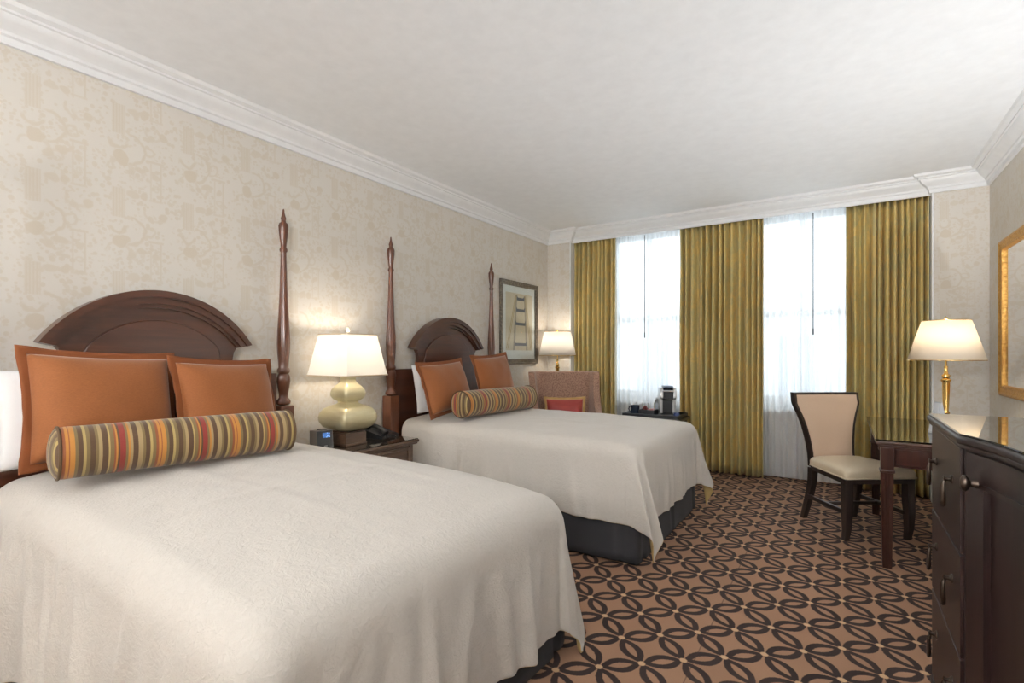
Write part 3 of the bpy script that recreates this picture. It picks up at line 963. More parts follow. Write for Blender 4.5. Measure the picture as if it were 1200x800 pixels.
def shade_mat(name, color, trans=0.7):
    x = NT(name)
    o = x.obj()
    w = x.noise(x.mapv(o, (260, 260, 260)), 1.0, 2.0)
    tl = x.n('ShaderNodeBsdfTranslucent'); df = x.n('ShaderNodeBsdfDiffuse')
    c = x.mix(x.m_('MULTIPLY', w, 0.5), color, tuple(v * 0.94 for v in color))
    x.ln(c, tl.inputs[0]); x.ln(c, df.inputs[0])
    mx = x.n('ShaderNodeMixShader'); mx.inputs[0].default_value = 1 - trans
    x.ln(tl.outputs[0], mx.inputs[1]); x.ln(df.outputs[0], mx.inputs[2])
    x.ln(mx.outputs[0], x.out.inputs[0])
    return x.m
M_shade = shade_mat('linen_shade', (0.90, 0.885, 0.86))
def bulb_mat():
    x = NT('lit_bulb'); x.set(color=(1, 1, 1), emis=(1.0, 0.85, 0.65), emis_s=5.0); return x.m
M_bulb = bulb_mat()

def add_bulb(parent, z, power, color=(1.0, 0.88, 0.73), r=0.03):
    b = newbm(); lathe(b, [(0.0, z - 0.045), (0.013, z - 0.045), (0.014, z - 0.02), (0.026, z), (0.030, z + 0.02), (0.024, z + 0.042), (0.0, z + 0.052)], 20)
    obj('bulb', b, M_bulb, parent)
    l = bpy.data.lights.new('bulb_light', 'POINT'); l.energy = power; l.color = color; l.shadow_soft_size = 0.045
    o = bpy.data.objects.new('bulb_light', l); COL.objects.link(o); o.parent = parent; o.location = (0, 0, z + 0.10)

def rrect(hx, hy, cut, z):
    """rectangle with cut corners"""
    return [(hx, -hy + cut, z), (hx, hy - cut, z), (hx - cut, hy, z), (-hx + cut, hy, z), (-hx, hy - cut, z), (-hx, -hy + cut, z), (-hx + cut, -hy, z), (hx - cut, -hy, z)]
def sq(h, z, e=5.0, n=40):
    out = []
    for i in range(n):
        a = 2 * PI * (i + 0.5) / n; c, s = math.cos(a), math.sin(a)
        k = (abs(c) ** e + abs(s) ** e) ** (-1 / e)
        out.append((h * k * c, h * k * s, z))
    return out

def build_gourd_lamp():
    t = thing('table_lamp', 'lamp with square ivory gourd base and cream shade on the nightstand', 'lamp', (-2.815, 2.25, ZN))
    b = newbm(); bx(b, (-0.085, -0.085, 0.0), (0.085, 0.085, 0.085), 0.004); bx(b, (-0.09, -0.09, 0.0), (0.09, 0.09, 0.014), 0.004); bx(b, (-0.078, -0.078, 0.085), (0.078, 0.078, 0.094), 0.003)
    obj('plinth', b, M_night, t)
    prof = [(0.066, 0.095), (0.10, 0.105), (0.128, 0.125), (0.145, 0.155), (0.149, 0.185), (0.142, 0.215), (0.122, 0.243), (0.09, 0.262), (0.062, 0.272), (0.052, 0.280), (0.051, 0.288),
            (0.058, 0.295), (0.076, 0.307), (0.087, 0.328), (0.089, 0.348), (0.083, 0.370), (0.068, 0.392), (0.049, 0.410), (0.040, 0.425), (0.039, 0.445), (0.042, 0.452), (0.042, 0.462)]
    b = newbm(); loft(b, [sq(h, z, 9.0, 64) for h, z in prof])
    x = NT('gold_leaf_ceramic'); o = x.obj()
    nn = x.noise(x.mapv(o, (9, 9, 55)), 1.0, 3.0)
    x.set(color=x.mix(nn, (0.60, 0.52, 0.28), (0.78, 0.72, 0.50)), rough=0.3, metal=0.55, coat=0.4, coatr=0.2)
    obj('base', b, x.m, t, smooth=60)
    b = newbm(); tube(b, [(0, 0, 0.46), (0, 0, 0.53)], 0.007, 10); obj('stem', b, M_brass, t)
    # harp holding the shade
    zb, zt = 0.468, 0.742
    b = newbm()
    loft(b, [rrect(0.200, 0.200, 0.033, zb), rrect(0.192, 0.192, 0.032, zb + 0.03), rrect(0.145, 0.145, 0.024, zt)], True, False)
    sh = obj('lamp_shade', b, M_shade, t, smooth=0); solid(sh, 0.003, 0)
    for h, z, c in ((0.2015, zb, 0.033), (0.146, zt, 0.024)):
        b = newbm(); p = rrect(h, h, c, z); tube(b, p, 0.0045, 6, True)
        obj('trim_band', b, fabric('shade_trim', (0.55, 0.45, 0.33), 0.8, 300), sh, smooth=0)
    b = newbm(); tube(b, [(0, 0, 0.52)] + [(0.06 * math.sin(PI * i / 10), 0, 0.52 + 0.235 * i / 10) for i in range(1, 11)], 0.0025, 6)
    tube(b, [(0, 0, 0.52)] + [(-0.06 * math.sin(PI * i / 10), 0, 0.52 + 0.235 * i / 10) for i in range(1, 11)], 0.0025, 6)
    for a in range(4):
        tube(b, [(0, 0, 0.742), (0.145 * math.cos(a * PI / 2), 0.145 * math.sin(a * PI / 2), 0.740)], 0.002, 6)
    obj('harp', b, M_brass, t)
    b = newbm(); lathe(b, [(0.0, 0.752), (0.008, 0.752), (0.006, 0.762), (0.013, 0.772), (0.015, 0.782), (0.010, 0.793), (0.0, 0.797)], 18); obj('finial', b, plain('pale_finial', (0.85, 0.80, 0.66), 0.25), t)
    add_bulb(t, 0.565, 5.5)
build_gourd_lamp()

def build_clock():
    t = thing('alarm_clock', 'black box alarm clock with blue display on the nightstand', 'alarm clock', (-2.83, 2.055, ZN), (0, 0, R_(-12)))
    b = newbm(); loft(b, [[(-0.06, -0.055, 0), (0.05, -0.055, 0), (0.05, 0.055, 0), (-0.06, 0.055, 0)], [(-0.06, -0.055, 0.112), (0.035, -0.055, 0.118), (0.035, 0.055, 0.118), (-0.06, 0.055, 0.112)]])
    obj('body', b, plain('clock_shell', (0.16, 0.14, 0.125), 0.45), t)
    M = Matrix(((1, 0, 0, 0), (0, 1, 0, 0), (0, 0, 1, 0), (0, 0, 0, 1)))
    b = newbm(); loft(b, [[(0.0505, -0.05, 0.004), (0.0525, -0.05, 0.004), (0.0525, 0.05, 0.004), (0.0505, 0.05, 0.004)], [(0.036, -0.05, 0.114), (0.038, -0.05, 0.114), (0.038, 0.05, 0.114), (0.036, 0.05, 0.114)]])
    f = obj('face', b, M_black, t)
    def at(z): return 0.0528 - 0.0145 * (z - 0.004) / 0.11
    b = newbm(); loft(b, [[(at(0.072), -0.014, 0.072), (at(0.072) + 0.001, -0.014, 0.072), (at(0.072) + 0.001, 0.034, 0.072), (at(0.072), 0.034, 0.072)],
                          [(at(0.102), -0.014, 0.102), (at(0.102) + 0.001, -0.014, 0.102), (at(0.102) + 0.001, 0.034, 0.102), (at(0.102), 0.034, 0.102)]])
    x = NT('blue_display'); nz = x.vor(x.mapv(x.obj(), (90, 90, 90)), 1.0)
    x.set(color=(0.02, 0.05, 0.12), emis=x.mix(x.smooth(nz, 0.45, 0.25), (0.03, 0.10, 0.30), (0.30, 0.55, 1.0)), emis_s=1.3)
    obj('display', b, x.m, f)
    b = newbm(); bx(b, (at(0.02) - 0.001, -0.008, 0.017), (at(0.02) + 0.0015, 0.014, 0.022), 0.001); obj('badge', b, M_silver, f)
    b = newbm()
    for k in range(3): bx(b, (-0.03 + k * 0.022, -0.02, 0.113), (-0.016 + k * 0.022, 0.02, 0.121), 0.002)
    obj('button_row', b, M_dgrey, t)
build_clock()

def build_phone():
    t = thing('telephone', 'black desk telephone on the nightstand beside the far bed', 'telephone', (-2.855, 2.57, ZN), (0, 0, R_(6)))
    b = newbm(); prism(b, [(-0.10, 0.0), (0.10, 0.0), (0.10, 0.018), (0.075, 0.026), (-0.085, 0.062), (-0.10, 0.055)], -0.09, 0.09, 'y', 0.0)
    obj('body', b, M_black, t)
    b = newbm()
    for i in range(4):
        for j in range(3):
            x0 = 0.055 - i * 0.026; y0 = 0.012 + j * 0.024
            zz = 0.026 + (0.075 - x0) * 0.225
            bx(b, (x0 - 0.009, y0, zz - 0.004), (x0 + 0.009, y0 + 0.017, zz + 0.004), 0.002)
    obj('keypad', b, M_dgrey, t)
    b = newbm()
    hs = [(-0.10 + 0.20 * i / 12, -0.048, 0.072 - 0.10 * 0.0 + 0.030 * math.sin(PI * i / 12) - 0.034 * i / 12) for i in range(13)]
    tube(b, hs, [0.024, 0.026, 0.024, 0.018, 0.015, 0.015, 0.015, 0.015, 0.015, 0.018, 0.024, 0.026, 0.024], 12)
    obj('handset', b, M_black, t, smooth=60)
    b = newbm(); tube(b, [(0.095, -0.05, 0.03), (0.125, -0.055, 0.012), (0.12, -0.02, 0.008), (0.13, 0.02, 0.008), (0.105, 0.05, 0.008)], 0.004, 8); obj('coiled_cord', b, M_black, t)
    b = newbm(); bx(b, (-0.075, 0.005, 0.058), (-0.055, 0.08, 0.066), 0.002); obj('display', b, plain('grey_lcd', (0.35, 0.38, 0.36), 0.25), t)
build_phone()

# ------------------------------------------------------------------ picture on the left wall
def build_picture():
    y0, y1, z0, z1 = 4.42, 5.20, 1.14, 2.065
    yc, zc = (y0 + y1) / 2, (z0 + z1) / 2; hw, hh = (y1 - y0) / 2, (z1 - z0) / 2
    t = thing('framed_picture', 'framed sepia print of a tall bridge tower on the papered wall', 'picture', (XL, yc, z0))
    def ring(bm, a, c, xa, xb, bev=0.0):
        for lo, hi in (((xa, -a[0], a[2]), (xb, -c[0], a[3])), ((xa, c[0], a[2]), (xb, a[0], a[3])), ((xa, -c[0], a[2]), (xb, c[0], c[2])), ((xa, -c[0], c[3]), (xb, c[0], a[3]))):
            bx(bm, lo, hi, bev)
    def R(i): return (hw - i, 0, i, 2 * hh - i)
    x = NT('pewter_frame'); o = x.obj()
    nz = x.vor(x.mapv(o, (60, 60, 60)), 1.0)
    x.set(color=x.mix(nz, (0.10, 0.085, 0.07), (0.30, 0.26, 0.21)), rough=0.35, metal=0.6); x.bump(nz, 0.5, 0.004)
    b = newbm(); ring(b, R(0), R(0.018), 0.002, 0.032, 0.004); ring(b, R(0.016), R(0.045), 0.002, 0.026, 0.003); ring(b, R(0.043), R(0.055), 0.002, 0.02, 0.002)
    fr = obj('frame', b, x.m, t)
    b = newbm(); bx(b, (0.004, -hw + 0.05, 0.05), (0.010, hw - 0.05, 2 * hh - 0.05)); obj('mat_board', b, plain('white_mat', (0.80, 0.80, 0.78), 0.8), t, smooth=0)
    pw, p0, p1 = hw - 0.112, 0.155, 2 * hh - 0.13
    x = NT('sepia_paper'); o = x.obj(); n = x.noise(x.mapv(o, (4, 9, 3)), 1.0, 4.0)
    x.set(color=x.mix(n, (0.60, 0.50, 0.36), (0.76, 0.68, 0.56)), rough=0.7)
    b = newbm(); bx(b, (0.0105, -pw, p0), (0.0125, pw, p1)); pr = obj('print', b, x.m, t, smooth=0)
    hgt = p1 - p0
    xa, xb = 0.0126, 0.0136
    def quad(bm, pts): prism(bm, pts, xa, xb, 'x')
    for s in (-1, 1):   # tower legs converge upwards
        b = newbm(); quad(b, [(s * 0.155 + 0.02, p0), (s * 0.115 + 0.02, p0), (s * 0.07 + 0.02, p1 - 0.02), (s * 0.10 + 0.02, p1 - 0.02)])
        obj('tower_drawing', b, plain('sepia_tone', (0.42, 0.36, 0.29), 0.7), pr, smooth=0)
    xa, xb = 0.0136, 0.0142
    for f, w in ((0.88, 0.078), (0.68, 0.090), (0.44, 0.105), (0.08, 0.13)):
        z = p0 + hgt * f; b = newbm()
        quad(b, [(-w + 0.02, z), (w + 0.02, z), (w + 0.02, z + 0.06), (w - 0.02 + 0.02, z + 0.032), (-w + 0.04, z + 0.032), (-w + 0.02, z + 0.06)])
        obj('beam_drawing', b, plain('slate_ink', (0.14, 0.15, 0.19), 0.7), pr, smooth=0)
    for s, o2 in ((-1, 0.0), (-1, 0.03), (1, 0.0), (1, 0.03)):
        b = newbm(); quad(b, [(s * (pw - 0.005 - o2), p0 + 0.02), (s * (pw - 0.017 - o2), p0 + 0.02), (s * (0.10 - o2 * 0.6) + 0.02, p1 - 0.02), (s * (0.107 - o2 * 0.6) + 0.02, p1 - 0.02)])
        obj('cable_drawing', b, plain('ochre_ink', (0.50, 0.36, 0.17), 0.7), pr, smooth=0)
    b = newbm(); bx(b, (0.0175, -hw + 0.045, 0.045), (0.0195, hw - 0.045, 2 * hh - 0.045)); obj('glass', b, M_pane, t, smooth=0)
build_picture()

# ------------------------------------------------------------------ brass lamps
def brass_lamp(label, loc, power, hb=0.46, r0=0.21, r1=0.14, hs=0.28, cord=False):
    t = thing('brass_lamp', label, 'lamp', loc, group='brass lamps with white shades')
    k = hb / 0.46
    prof = [(0.0, 0.0), (0.075, 0.0), (0.078, 0.008), (0.072, 0.016), (0.05, 0.022), (0.028, 0.032), (0.020, 0.045), (0.026, 0.055), (0.026, 0.062), (0.015, 0.072), (0.013, 0.085), (0.021, 0.098), (0.021, 0.106),
            (0.014, 0.116), (0.017, 0.16), (0.0195, 0.22), (0.021, 0.28), (0.021, 0.31), (0.028, 0.318), (0.028, 0.328), (0.017, 0.336), (0.023, 0.348), (0.023, 0.358), (0.012, 0.368), (0.010, 0.40), (0.012, 0.42), (0.0, 0.42)]
    b = newbm(); lathe(b, [(r, z * k) for r, z in prof], 32); obj('base', b, M_brass, t, smooth=50)
    b = newbm(); tube(b, [(0, 0, 0.41 * k), (0, 0, hb + 0.05)], 0.006, 8); lathe(b, [(0.017, hb + 0.02), (0.019, hb + 0.03), (0.019, hb + 0.07), (0.0, hb + 0.075)], 16); obj('socket', b, M_brass, t)
    b = newbm(); n = 48
    loft(b, [[(r * math.cos(2 * PI * i / n), r * math.sin(2 * PI * i / n), z) for i in range(n)] for r, z in ((r0, hb), ((r0 * 0.52 + r1 * 0.48), hb + hs * 0.5), (r1, hb + hs))], True, False)
    sh = obj('lamp_shade', b, M_shade, t, smooth=180); solid(sh, 0.003, 0)
    b = newbm()
    for r, z in ((r0, hb), (r1, hb + hs)):
        tube(b, [(r * math.cos(2 * PI * i / 48), r * math.sin(2 * PI * i / 48), z) for i in range(48)], 0.003, 6, True)
    for a in range(3):
        tube(b, [(0, 0, hb + hs - 0.02), (r1 * math.cos(a * 2.094), r1 * math.sin(a * 2.094), hb + hs - 0.003)], 0.002, 6)
    tube(b, [(0, 0, hb + 0.06), (0.045, 0, hb + 0.12), (0.045, 0, hb + 0.18), (0, 0, hb + hs - 0.02)], 0.002, 6); tube(b, [(0, 0, hb + 0.06), (-0.045, 0, hb + 0.12), (-0.045, 0, hb + 0.18), (0, 0, hb + hs - 0.02)], 0.002, 6)
    obj('shade_ring', b, M_brass, sh, smooth=60)
    b = newbm(); lathe(b, [(0.005, hb + hs - 0.025), (0.005, hb + hs + 0.005), (0.011, hb + hs + 0.012), (0.010, hb + hs + 0.022), (0.0, hb + hs + 0.03)], 16); obj('finial', b, M_brass, t)
    add_bulb(t, hb + 0.11, power)
    return t
brass_lamp('brass lamp with white shade in the corner behind the armchair', (-2.80, 5.235, 0.7625), 4.2, hb=0.475, r0=0.215, r1=0.155, hs=0.275)
desk_lamp = brass_lamp('brass lamp with cream shade on the desk behind the dresser', (0.585, 4.44, 0.756), 4.2, hb=0.455, r0=0.205, r1=0.128, hs=0.265)

M_shade_cream = shade_mat('cream_shade', (0.90, 0.83, 0.72), 0.55)
for ch in desk_lamp.children:
    if ch.name.startswith('lamp_shade'): ch.data.materials[0] = M_shade_cream

def build_side_table():
    t = thing('side_table', 'small round wooden side table under the corner lamp behind the armchair', 'side table', (-2.80, 5.235, 0))
    b = newbm(); lathe(b, [(0.0, 0.735), (0.165, 0.735), (0.175, 0.745), (0.175, 0.755), (0.168, 0.762), (0.0, 0.762)], 40); obj('table_top', b, M_night, t)
    b = newbm(); lathe(b, [(0.0, 0.12), (0.03, 0.12), (0.04, 0.2), (0.022, 0.3), (0.03, 0.5), (0.022, 0.68), (0.05, 0.735), (0.0, 0.735)], 24); obj('column', b, M_night, t)
    for k in range(3):
        a = k * 2 * PI / 3 + 0.4; b = newbm()
        tube(b, [(0.02 * math.cos(a), 0.02 * math.sin(a), 0.18), (0.12 * math.cos(a), 0.12 * math.sin(a), 0.13), (0.15 * math.cos(a), 0.15 * math.sin(a), 0.02)], [0.022, 0.018, 0.018], 8); obj('leg', b, M_night, t)
build_side_table()

# ------------------------------------------------------------------ armchair with red cushion
def build_armchair():
    t = thing('armchair', 'mauve-brown textured armchair with winged back beyond the far bed', 'armchair', (-2.445, 4.775, 0), (0, 0, R_(35)))
    # local: faces -y, back at y=+0.30
    x = NT('armchair_weave'); o = x.obj()
    v = x.vor(x.mapv(o, (95, 95, 95)), 1.0); n = x.noise(o, 30.0, 2.0)
    x.set(color=x.mix(x.smooth(v, 0.25, 0.6), (0.19, 0.10, 0.068), (0.37, 0.22, 0.155)), rough=0.75, sheen=0.3, spec=0.3); x.bump(v, 0.5, 0.004)
    M = x.m
    def U(w, f, th, z, lean):
        """outline in plan: outer wall then inner wall, open to the front"""
        r = 0.09; out = []; inn = []
        def corner(cx, cy, rr, a0, a1): return [(cx + rr * math.cos(a0 + (a1 - a0) * i / 7), cy + rr * math.sin(a0 + (a1 - a0) * i / 7)) for i in range(8)]
        yb = 0.30 + lean
        out += [(-w - 0.02, yb - f)] + corner(-w + r, yb - r, r, PI, PI / 2) + corner(w - r, yb - r, r, PI / 2, 0) + [(w + 0.02, yb - f)]
        wi, yi, ri = w - th, yb - th, max(0.03, r - th * 0.5)
        inn += [(wi + 0.02, yb - f)] + corner(wi - ri, yi - ri, ri, 0, PI / 2) + corner(-wi + ri, yi - ri, ri, PI / 2, PI) + [(-wi - 0.02, yb - f)]
        return [(a, c, z) for a, c in out + inn]
    rings = []
    for z, w, f, ln, th in ((0.16, 0.335, 0.55, 0.0, 0.075), (0.40, 0.34, 0.55, 0.005, 0.075), (0.60, 0.345, 0.54, 0.015, 0.075), (0.625, 0.346, 0.52, 0.018, 0.073), (0.64, 0.347, 0.40, 0.02, 0.07), (0.72, 0.352, 0.30, 0.035, 0.07),
                            (0.85, 0.36, 0.235, 0.06, 0.068), (1.0, 0.37, 0.20, 0.085, 0.066), (1.045, 0.373, 0.19, 0.092, 0.062), (1.058, 0.373, 0.18, 0.094, 0.045)):
        rings.append(U(w, f, th, z, ln))
    b = newbm(); loft(b, rings); obj('back_shell', b, M, t, smooth=60)
    b = newbm(); bx(b, (-0.258, -0.25, 0.17), (0.258, 0.222, 0.33), 0.02, 3); obj('seat_base', b, M, t)
    b = newbm(); bx(b, (-0.258, -0.27, 0.335), (0.258, 0.215, 0.475), 0.045, 4); obj('seat_cushion', b, M, t, smooth=60)
    for sx in (-0.28, 0.28):
        for sy in (-0.20, 0.26):
            b = newbm(); loft(b, [[(sx - h, sy - h, z), (sx + h, sy - h, z), (sx + h, sy + h, z), (sx - h, sy + h, z)] for z, h in ((0.0, 0.016), (0.175, 0.026))]); obj('leg', b, M_ebony, t)
    # cushion
    Mw = Matrix.Translation((-2.445, 4.775, 0)) @ Matrix.Rotation(R_(35), 4, 'Z')
    p = Mw @ Vector((0.0, 0.085, 0.512))
    c = thing('throw_cushion', 'small red cushion with gold fringe on the armchair', 'cushion', p, (0, R_(-13), R_(35 - 90)))
    b = pillow_body(0.41, 0.26, 0.12, 9.0)
    x = NT('red_silk'); n = x.noise(x.mapv(x.obj(), (40, 8, 40)), 1.0, 3.0)
    x.set(color=x.mix(n, (0.24, 0.02, 0.015), (0.42, 0.05, 0.035)), rough=0.45, sheen=0.3)
    obj('cushion', b, x.m, c, smooth=180)
    b = newbm(); rows = []
    f = flange_bm(0.41, 0.26, 0.020, 4.0, n=60, y_amp=0.02)
    o = obj('fringe', f, fabric('gold_fringe', (0.52, 0.33, 0.13), 0.8, 500), c, smooth=180); solid(o, 0.008, 0)
build_armchair()

# ------------------------------------------------------------------ coffee table by the window
def build_coffee():
    CX, CY, ZT = -1.60, 5.10, 0.62
    t = thing('coffee_table', 'small dark table by the window holding the coffee tray', 'table', (CX, CY, 0))
    b = newbm(); bx(b, (-0.30, -0.21, ZT - 0.03), (0.30, 0.21, ZT), 0.006); obj('table_top', b, M_ebony, t)
    b = newbm(); bx(b, (-0.27, -0.18, ZT - 0.10), (0.27, 0.18, ZT - 0.03), 0.004); obj('apron', b, M_ebony, t)
    for sx in (-0.255, 0.255):
        for sy in (-0.165, 0.165):
            b = newbm(); bx(b, (sx - 0.02, sy - 0.02, 0.0), (sx + 0.02, sy + 0.02, ZT - 0.03), 0.004); obj('leg', b, M_ebony, t)
    tr = thing('serving_tray', 'black serving tray on the small table by the window', 'tray', (CX, CY, ZT + 0.001))
    b = newbm(); bx(b, (-0.28, -0.19, 0), (0.28, 0.19, 0.008), 0.003); obj('tray_floor', b, M_black, tr)
    b = newbm()
    for lo, hi in (((-0.28, -0.19, 0.008), (0.28, -0.178, 0.034)), ((-0.28, 0.178, 0.008), (0.28, 0.19, 0.034)), ((-0.28, -0.178, 0.008), (-0.268, 0.178, 0.034)), ((0.268, -0.178, 0.008), (0.28, 0.178, 0.034))):
        bx(b, lo, hi, 0.003)
    obj('tray_rim', b, M_black, tr)
    Z = ZT + 0.0095
    # coffee maker faces the room (-y, slightly to the viewer)
    m = thing('coffee_maker', 'black and silver single-cup coffee maker on the tray', 'coffee maker', (CX + 0.125, CY + 0.0, Z), (0, 0, R_(24)))
    b = newbm(); prism(b, [(-0.09, 0.0), (0.10, 0.0), (0.10, 0.02), (0.0, 0.03), (0.0, 0.16), (-0.07, 0.18), (-0.07, 0.24), (0.0, 0.285), (0.10, 0.28), (0.11, 0.14), (0.11, 0.0)][:10], -0.055, 0.055, 'x', 0.0)
    b2 = newbm()
    # body as a prism in (y,z): front is -y
    prism(b2, [(-0.10, 0.0), (0.10, 0.0), (0.10, 0.26), (0.07, 0.285), (-0.05, 0.285), (-0.085, 0.25), (-0.085, 0.175), (-0.02, 0.16), (-0.02, 0.035), (-0.10, 0.025)], -0.048, 0.048, 'x')
    b.free()
    obj('body', b2, M_black, m)
    for s in (-1, 1):
        b = newbm(); prism(b, [(-0.03, 0.03), (0.095, 0.005), (0.095, 0.262), (0.06, 0.288), (-0.06, 0.285), (-0.092, 0.24), (-0.088, 0.185), (-0.03, 0.165)], s * 0.048, s * 0.078, 'x', 0.004); obj('side_panel', b, M_silver, m)
    b = newbm(); bx(b, (-0.05, -0.07, 0.284), (0.05, 0.06, 0.305), 0.008, 3); obj('lid', b, plain('grey_lid', (0.22, 0.27, 0.36), 0.3), m)
    b = newbm(); tube(b, [(-0.05, -0.03, 0.262), (-0.05, -0.098, 0.255), (0.05, -0.098, 0.255), (0.05, -0.03, 0.262)], 0.008, 8); obj('handle', b, M_silver, m)
    b = newbm(); bx(b, (-0.045, -0.115, 0.0), (0.045, -0.02, 0.022), 0.006); obj('drip_tray', b, M_dgrey, m)
    # mug
    g = thing('mug', 'black mug with side handle at the end of the tray', 'mug', (CX - 0.192, CY - 0.05, Z), (0, 0, R_(-15)))
    b = newbm(); lathe(b, [(0.0, 0.0), (0.036, 0.0), (0.044, 0.01), (0.046, 0.095), (0.042, 0.095), (0.040, 0.014), (0.0, 0.012)], 32); obj('body', b, plain('navy_glaze', (0.02, 0.028, 0.045), 0.12), g)
    b = newbm(); tube(b, [(-0.044, 0, 0.08), (-0.068, 0, 0.078), (-0.078, 0, 0.052), (-0.066, 0, 0.026), (-0.044, 0, 0.022)], 0.006, 8); obj('handle', b, plain('navy_glaze', (0.02, 0.028, 0.045), 0.12), g)
    # caddy box with sachets
    c = thing('condiment_box', 'low black condiment box in the middle of the tray', 'box', (CX - 0.058, CY - 0.03, Z))
    b = newbm()
    bx(b, (-0.08, -0.07, 0), (0.08, 0.07, 0.006), 0.002)
    for lo, hi in (((-0.08, -0.07, 0.006), (0.08, -0.064, 0.058)), ((-0.08, 0.064, 0.006), (0.08, 0.07, 0.058)), ((-0.08, -0.064, 0.006), (-0.074, 0.064, 0.058)), ((0.074, -0.064, 0.006), (0.08, 0.064, 0.058)), ((-0.004, -0.064, 0.006), (0.004, 0.064, 0.058))):
        bx(b, lo, hi, 0.002)
    obj('box_body', b, M_black, c)
    for k in range(4):
        o = newbm(); bx(o, (-0.026, -0.004, 0.0), (0.026, 0.004, 0.062), 0.003)
        s = obj('sachet', o, plain('white_sachet' if k % 2 else 'pink_sachet', (0.75, 0.74, 0.72) if k % 2 else (0.55, 0.25, 0.24), 0.6))
        s.location = (CX - 0.018, CY - 0.075 + k * 0.026, Z + 0.0075); s.rotation_euler = (R_(8), 0, 0)
        tag(s, 'small paper sachet standing in the black condiment box', 'sachet', 'sachets in the condiment box')
    u = thing('tumbler', 'clear glass tumbler with red napkin in the condiment box', 'glass', (CX - 0.100, CY - 0.005, Z + 0.0065))
    b = newbm(); lathe(b, [(0.0, 0.0), (0.026, 0.0), (0.033, 0.115), (0.0315, 0.115), (0.0245, 0.006), (0.0, 0.006)], 28); obj('glass_wall', b, glass('tumbler_glass', (0.97, 0.98, 0.98)), u)
    b = newbm(); lathe(b, [(0.0, 0.007), (0.021, 0.008), (0.025, 0.06), (0.012, 0.085), (0.0, 0.075)], 7); obj('napkin', b, plain('red_napkin', (0.40, 0.08, 0.07), 0.7), u)
    w = thing('water_bottle', 'clear plastic water bottle standing behind the condiment box', 'bottle', (CX - 0.02, CY + 0.13, Z))
    b = newbm(); lathe(b, [(0.0, 0.0), (0.030, 0.0), (0.032, 0.01), (0.032, 0.10), (0.028, 0.115), (0.014, 0.14), (0.013, 0.155), (0.0, 0.155)], 24); obj('body', b, glass('bottle_plastic', (0.85, 0.92, 0.97), 0.05), w)
    b = newbm(); lathe(b, [(0.0, 0.156), (0.015, 0.156), (0.015, 0.172), (0.0, 0.172)], 20); obj('cap', b, plain('white_cap', (0.75, 0.77, 0.8), 0.4), w)
    d = newbm(); lathe(d, [(0.0, 0.0), (0.024, 0.0), (0.028, 0.03), (0.024, 0.046), (0.0, 0.05)], 24)
    o = obj('coffee_pod', d, plain('blue_pod', (0.06, 0.10, 0.26), 0.4)); o.location = (CX + 0.238, CY - 0.08, Z)
    tag(o, 'blue coffee pod beside the coffee maker on the tray', 'coffee pod')
build_coffee()

